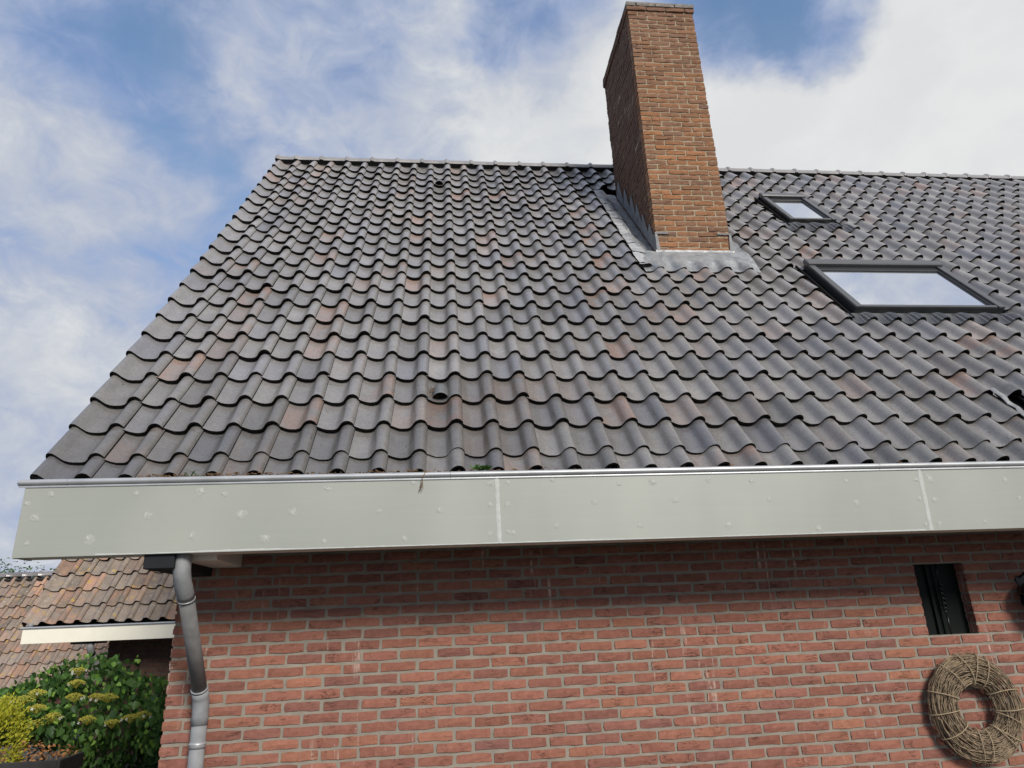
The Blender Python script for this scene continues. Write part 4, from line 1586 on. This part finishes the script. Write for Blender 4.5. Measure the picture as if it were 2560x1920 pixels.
# yellow-green conifer at the left edge
con = thing('golden_conifer', 'yellow-green conifer bush at the far left edge in front of the tiled roofs', 'bush', (-3.75, 4.2, 0))
MB().tube([(-3.75, 4.2, 0), (-3.77, 4.2, .5), (-3.78, 4.2, .95)], [.05, .035, .012], 8).put('trunk', 'bark', con)
mb = MB()
for k in range(5200):
    a, e = random.uniform(0, 6.28), random.uniform(-.9, 1.35)
    rr = .42 * (1 + .22 * mn.noise(Vector((math.cos(a) * 1.6, math.sin(a) * 1.6, e * 2)))) * random.uniform(.72, 1.02)
    d = Vector((math.cos(a) * math.cos(e), math.sin(a) * math.cos(e), math.sin(e)))
    p_ = Vector((-3.86, 4.2, .52)) + Vector((d.x * rr, d.y * rr, d.z * rr * 1.25))
    dr = (d + Vector((random.gauss(0, .5), random.gauss(0, .5), random.gauss(.5, .4)))).normalized()
    sd = dr.cross(Vector((random.gauss(0, 1), random.gauss(0, 1), random.gauss(0, 1)))).normalized()
    L, W = random.uniform(.022, .05), random.uniform(.006, .012)
    mb.add([p_, p_ + dr * L * .5 + sd * W, p_ + dr * L, p_ + dr * L * .5 - sd * W], [(0, 1, 2, 3)])
mb.put('crown', 'conifer_spray', con, kind='stuff')

# brown dry hedge and the dark timber box in front of it
dry = thing('dry_hedge', 'orange-brown dry hedge foliage under the hydrangea', 'hedge', (-3.5, 4.35, 0))
mb = MB()
for k in range(900):
    x = random.uniform(-4.4, -2.95)
    hh = .56 + .06 * mn.noise(Vector((x * 3, 2, 1))) - .16 * max(0, (x + 3.2)) * 2
    z = hh * random.uniform(.35, 1.0)
    p_ = Vector((x, 4.32 + random.gauss(0, .10), z))
    V, F = leaf_quad(p_, random.uniform(.03, .06), .03, random.uniform(0, 6.28), random.uniform(-.5, 1.2), random.uniform(-.8, .8))
    mb.add(V, F, 0, True)
mb.put('foliage', 'dry_leaf', dry, kind='stuff')
mb = MB()
for k in range(40):
    x = random.uniform(-4.3, -3.0)
    mb.tube([(x, 4.35, 0), (x + random.gauss(0, .05), 4.35, .45)], .006, 5)
mb.put('stems', 'bark', dry, kind='stuff')
pl = thing('timber_planter', 'low dark timber planter box at the bottom left corner', 'planter', (-3.1, 3.2, 0))
for k in range(4):
    dz_ = -.05
    MB().box(-4.4, -2.52, 3.0, 3.03, .02 + k * .14, .15 + k * .14, 0, None, .004).put('plank', 'dark_timber', pl)
    MB().box(-2.52, -2.49, 3.0, 3.45, .02 + k * .14, .15 + k * .14, 0, None, .004).put('plank', 'dark_timber', pl)
MB().box(-4.4, -2.50, 3.03, 3.45, .46, .51).put('soil', 'dark_timber', pl)

# ------------------------------------------------------------------ tree beyond the garage
def tree(x, y, H, cr, lab):
    t = thing('broadleaf_tree', lab, 'tree', (x, y, 0))
    m1 = MB().tube([(x, y, 0), (x + .1, y, H * .35), (x, y, H * .6), (x + .1, y, H * .8)], [.22, .17, .10, .03], 10)
    for k in range(12):
        a = random.uniform(0, 6.28)
        z0 = H * random.uniform(.35, .7)
        m1.tube([(x, y, z0), (x + math.cos(a) * cr * .4, y + math.sin(a) * cr * .4, z0 + H * .1), (x + math.cos(a) * cr * .75, y + math.sin(a) * cr * .75, z0 + H * .2)], [.06, .04, .012], 6)
    m1.put('trunk', 'bark', t)
    mb = MB()
    cl = []
    for k in range(70):
        a, e, r_ = random.uniform(0, 6.28), random.uniform(-.6, 1.4), random.uniform(.45, 1)
        cl.append(Vector((x + math.cos(a) * math.cos(e) * cr * r_, y + math.sin(a) * math.cos(e) * cr * r_, H * .66 + math.sin(e) * H * .34 * r_)))
    for k in range(5200):
        c = random.choice(cl)
        p_ = c + Vector((random.gauss(0, .26), random.gauss(0, .26), random.gauss(0, .20)))
        V, F = leaf_quad(p_, random.uniform(.07, .13), .07, random.uniform(0, 6.28), random.uniform(-1, .6), random.uniform(-.8, .8))
        mb.add(V, F, 0, True)
    mb.put('crown', 'tree_leaf', t, kind='stuff')


tree(-13.2, 20.0, 3.9, 1.6, 'green treetop just showing above the garage ridge at the far left')
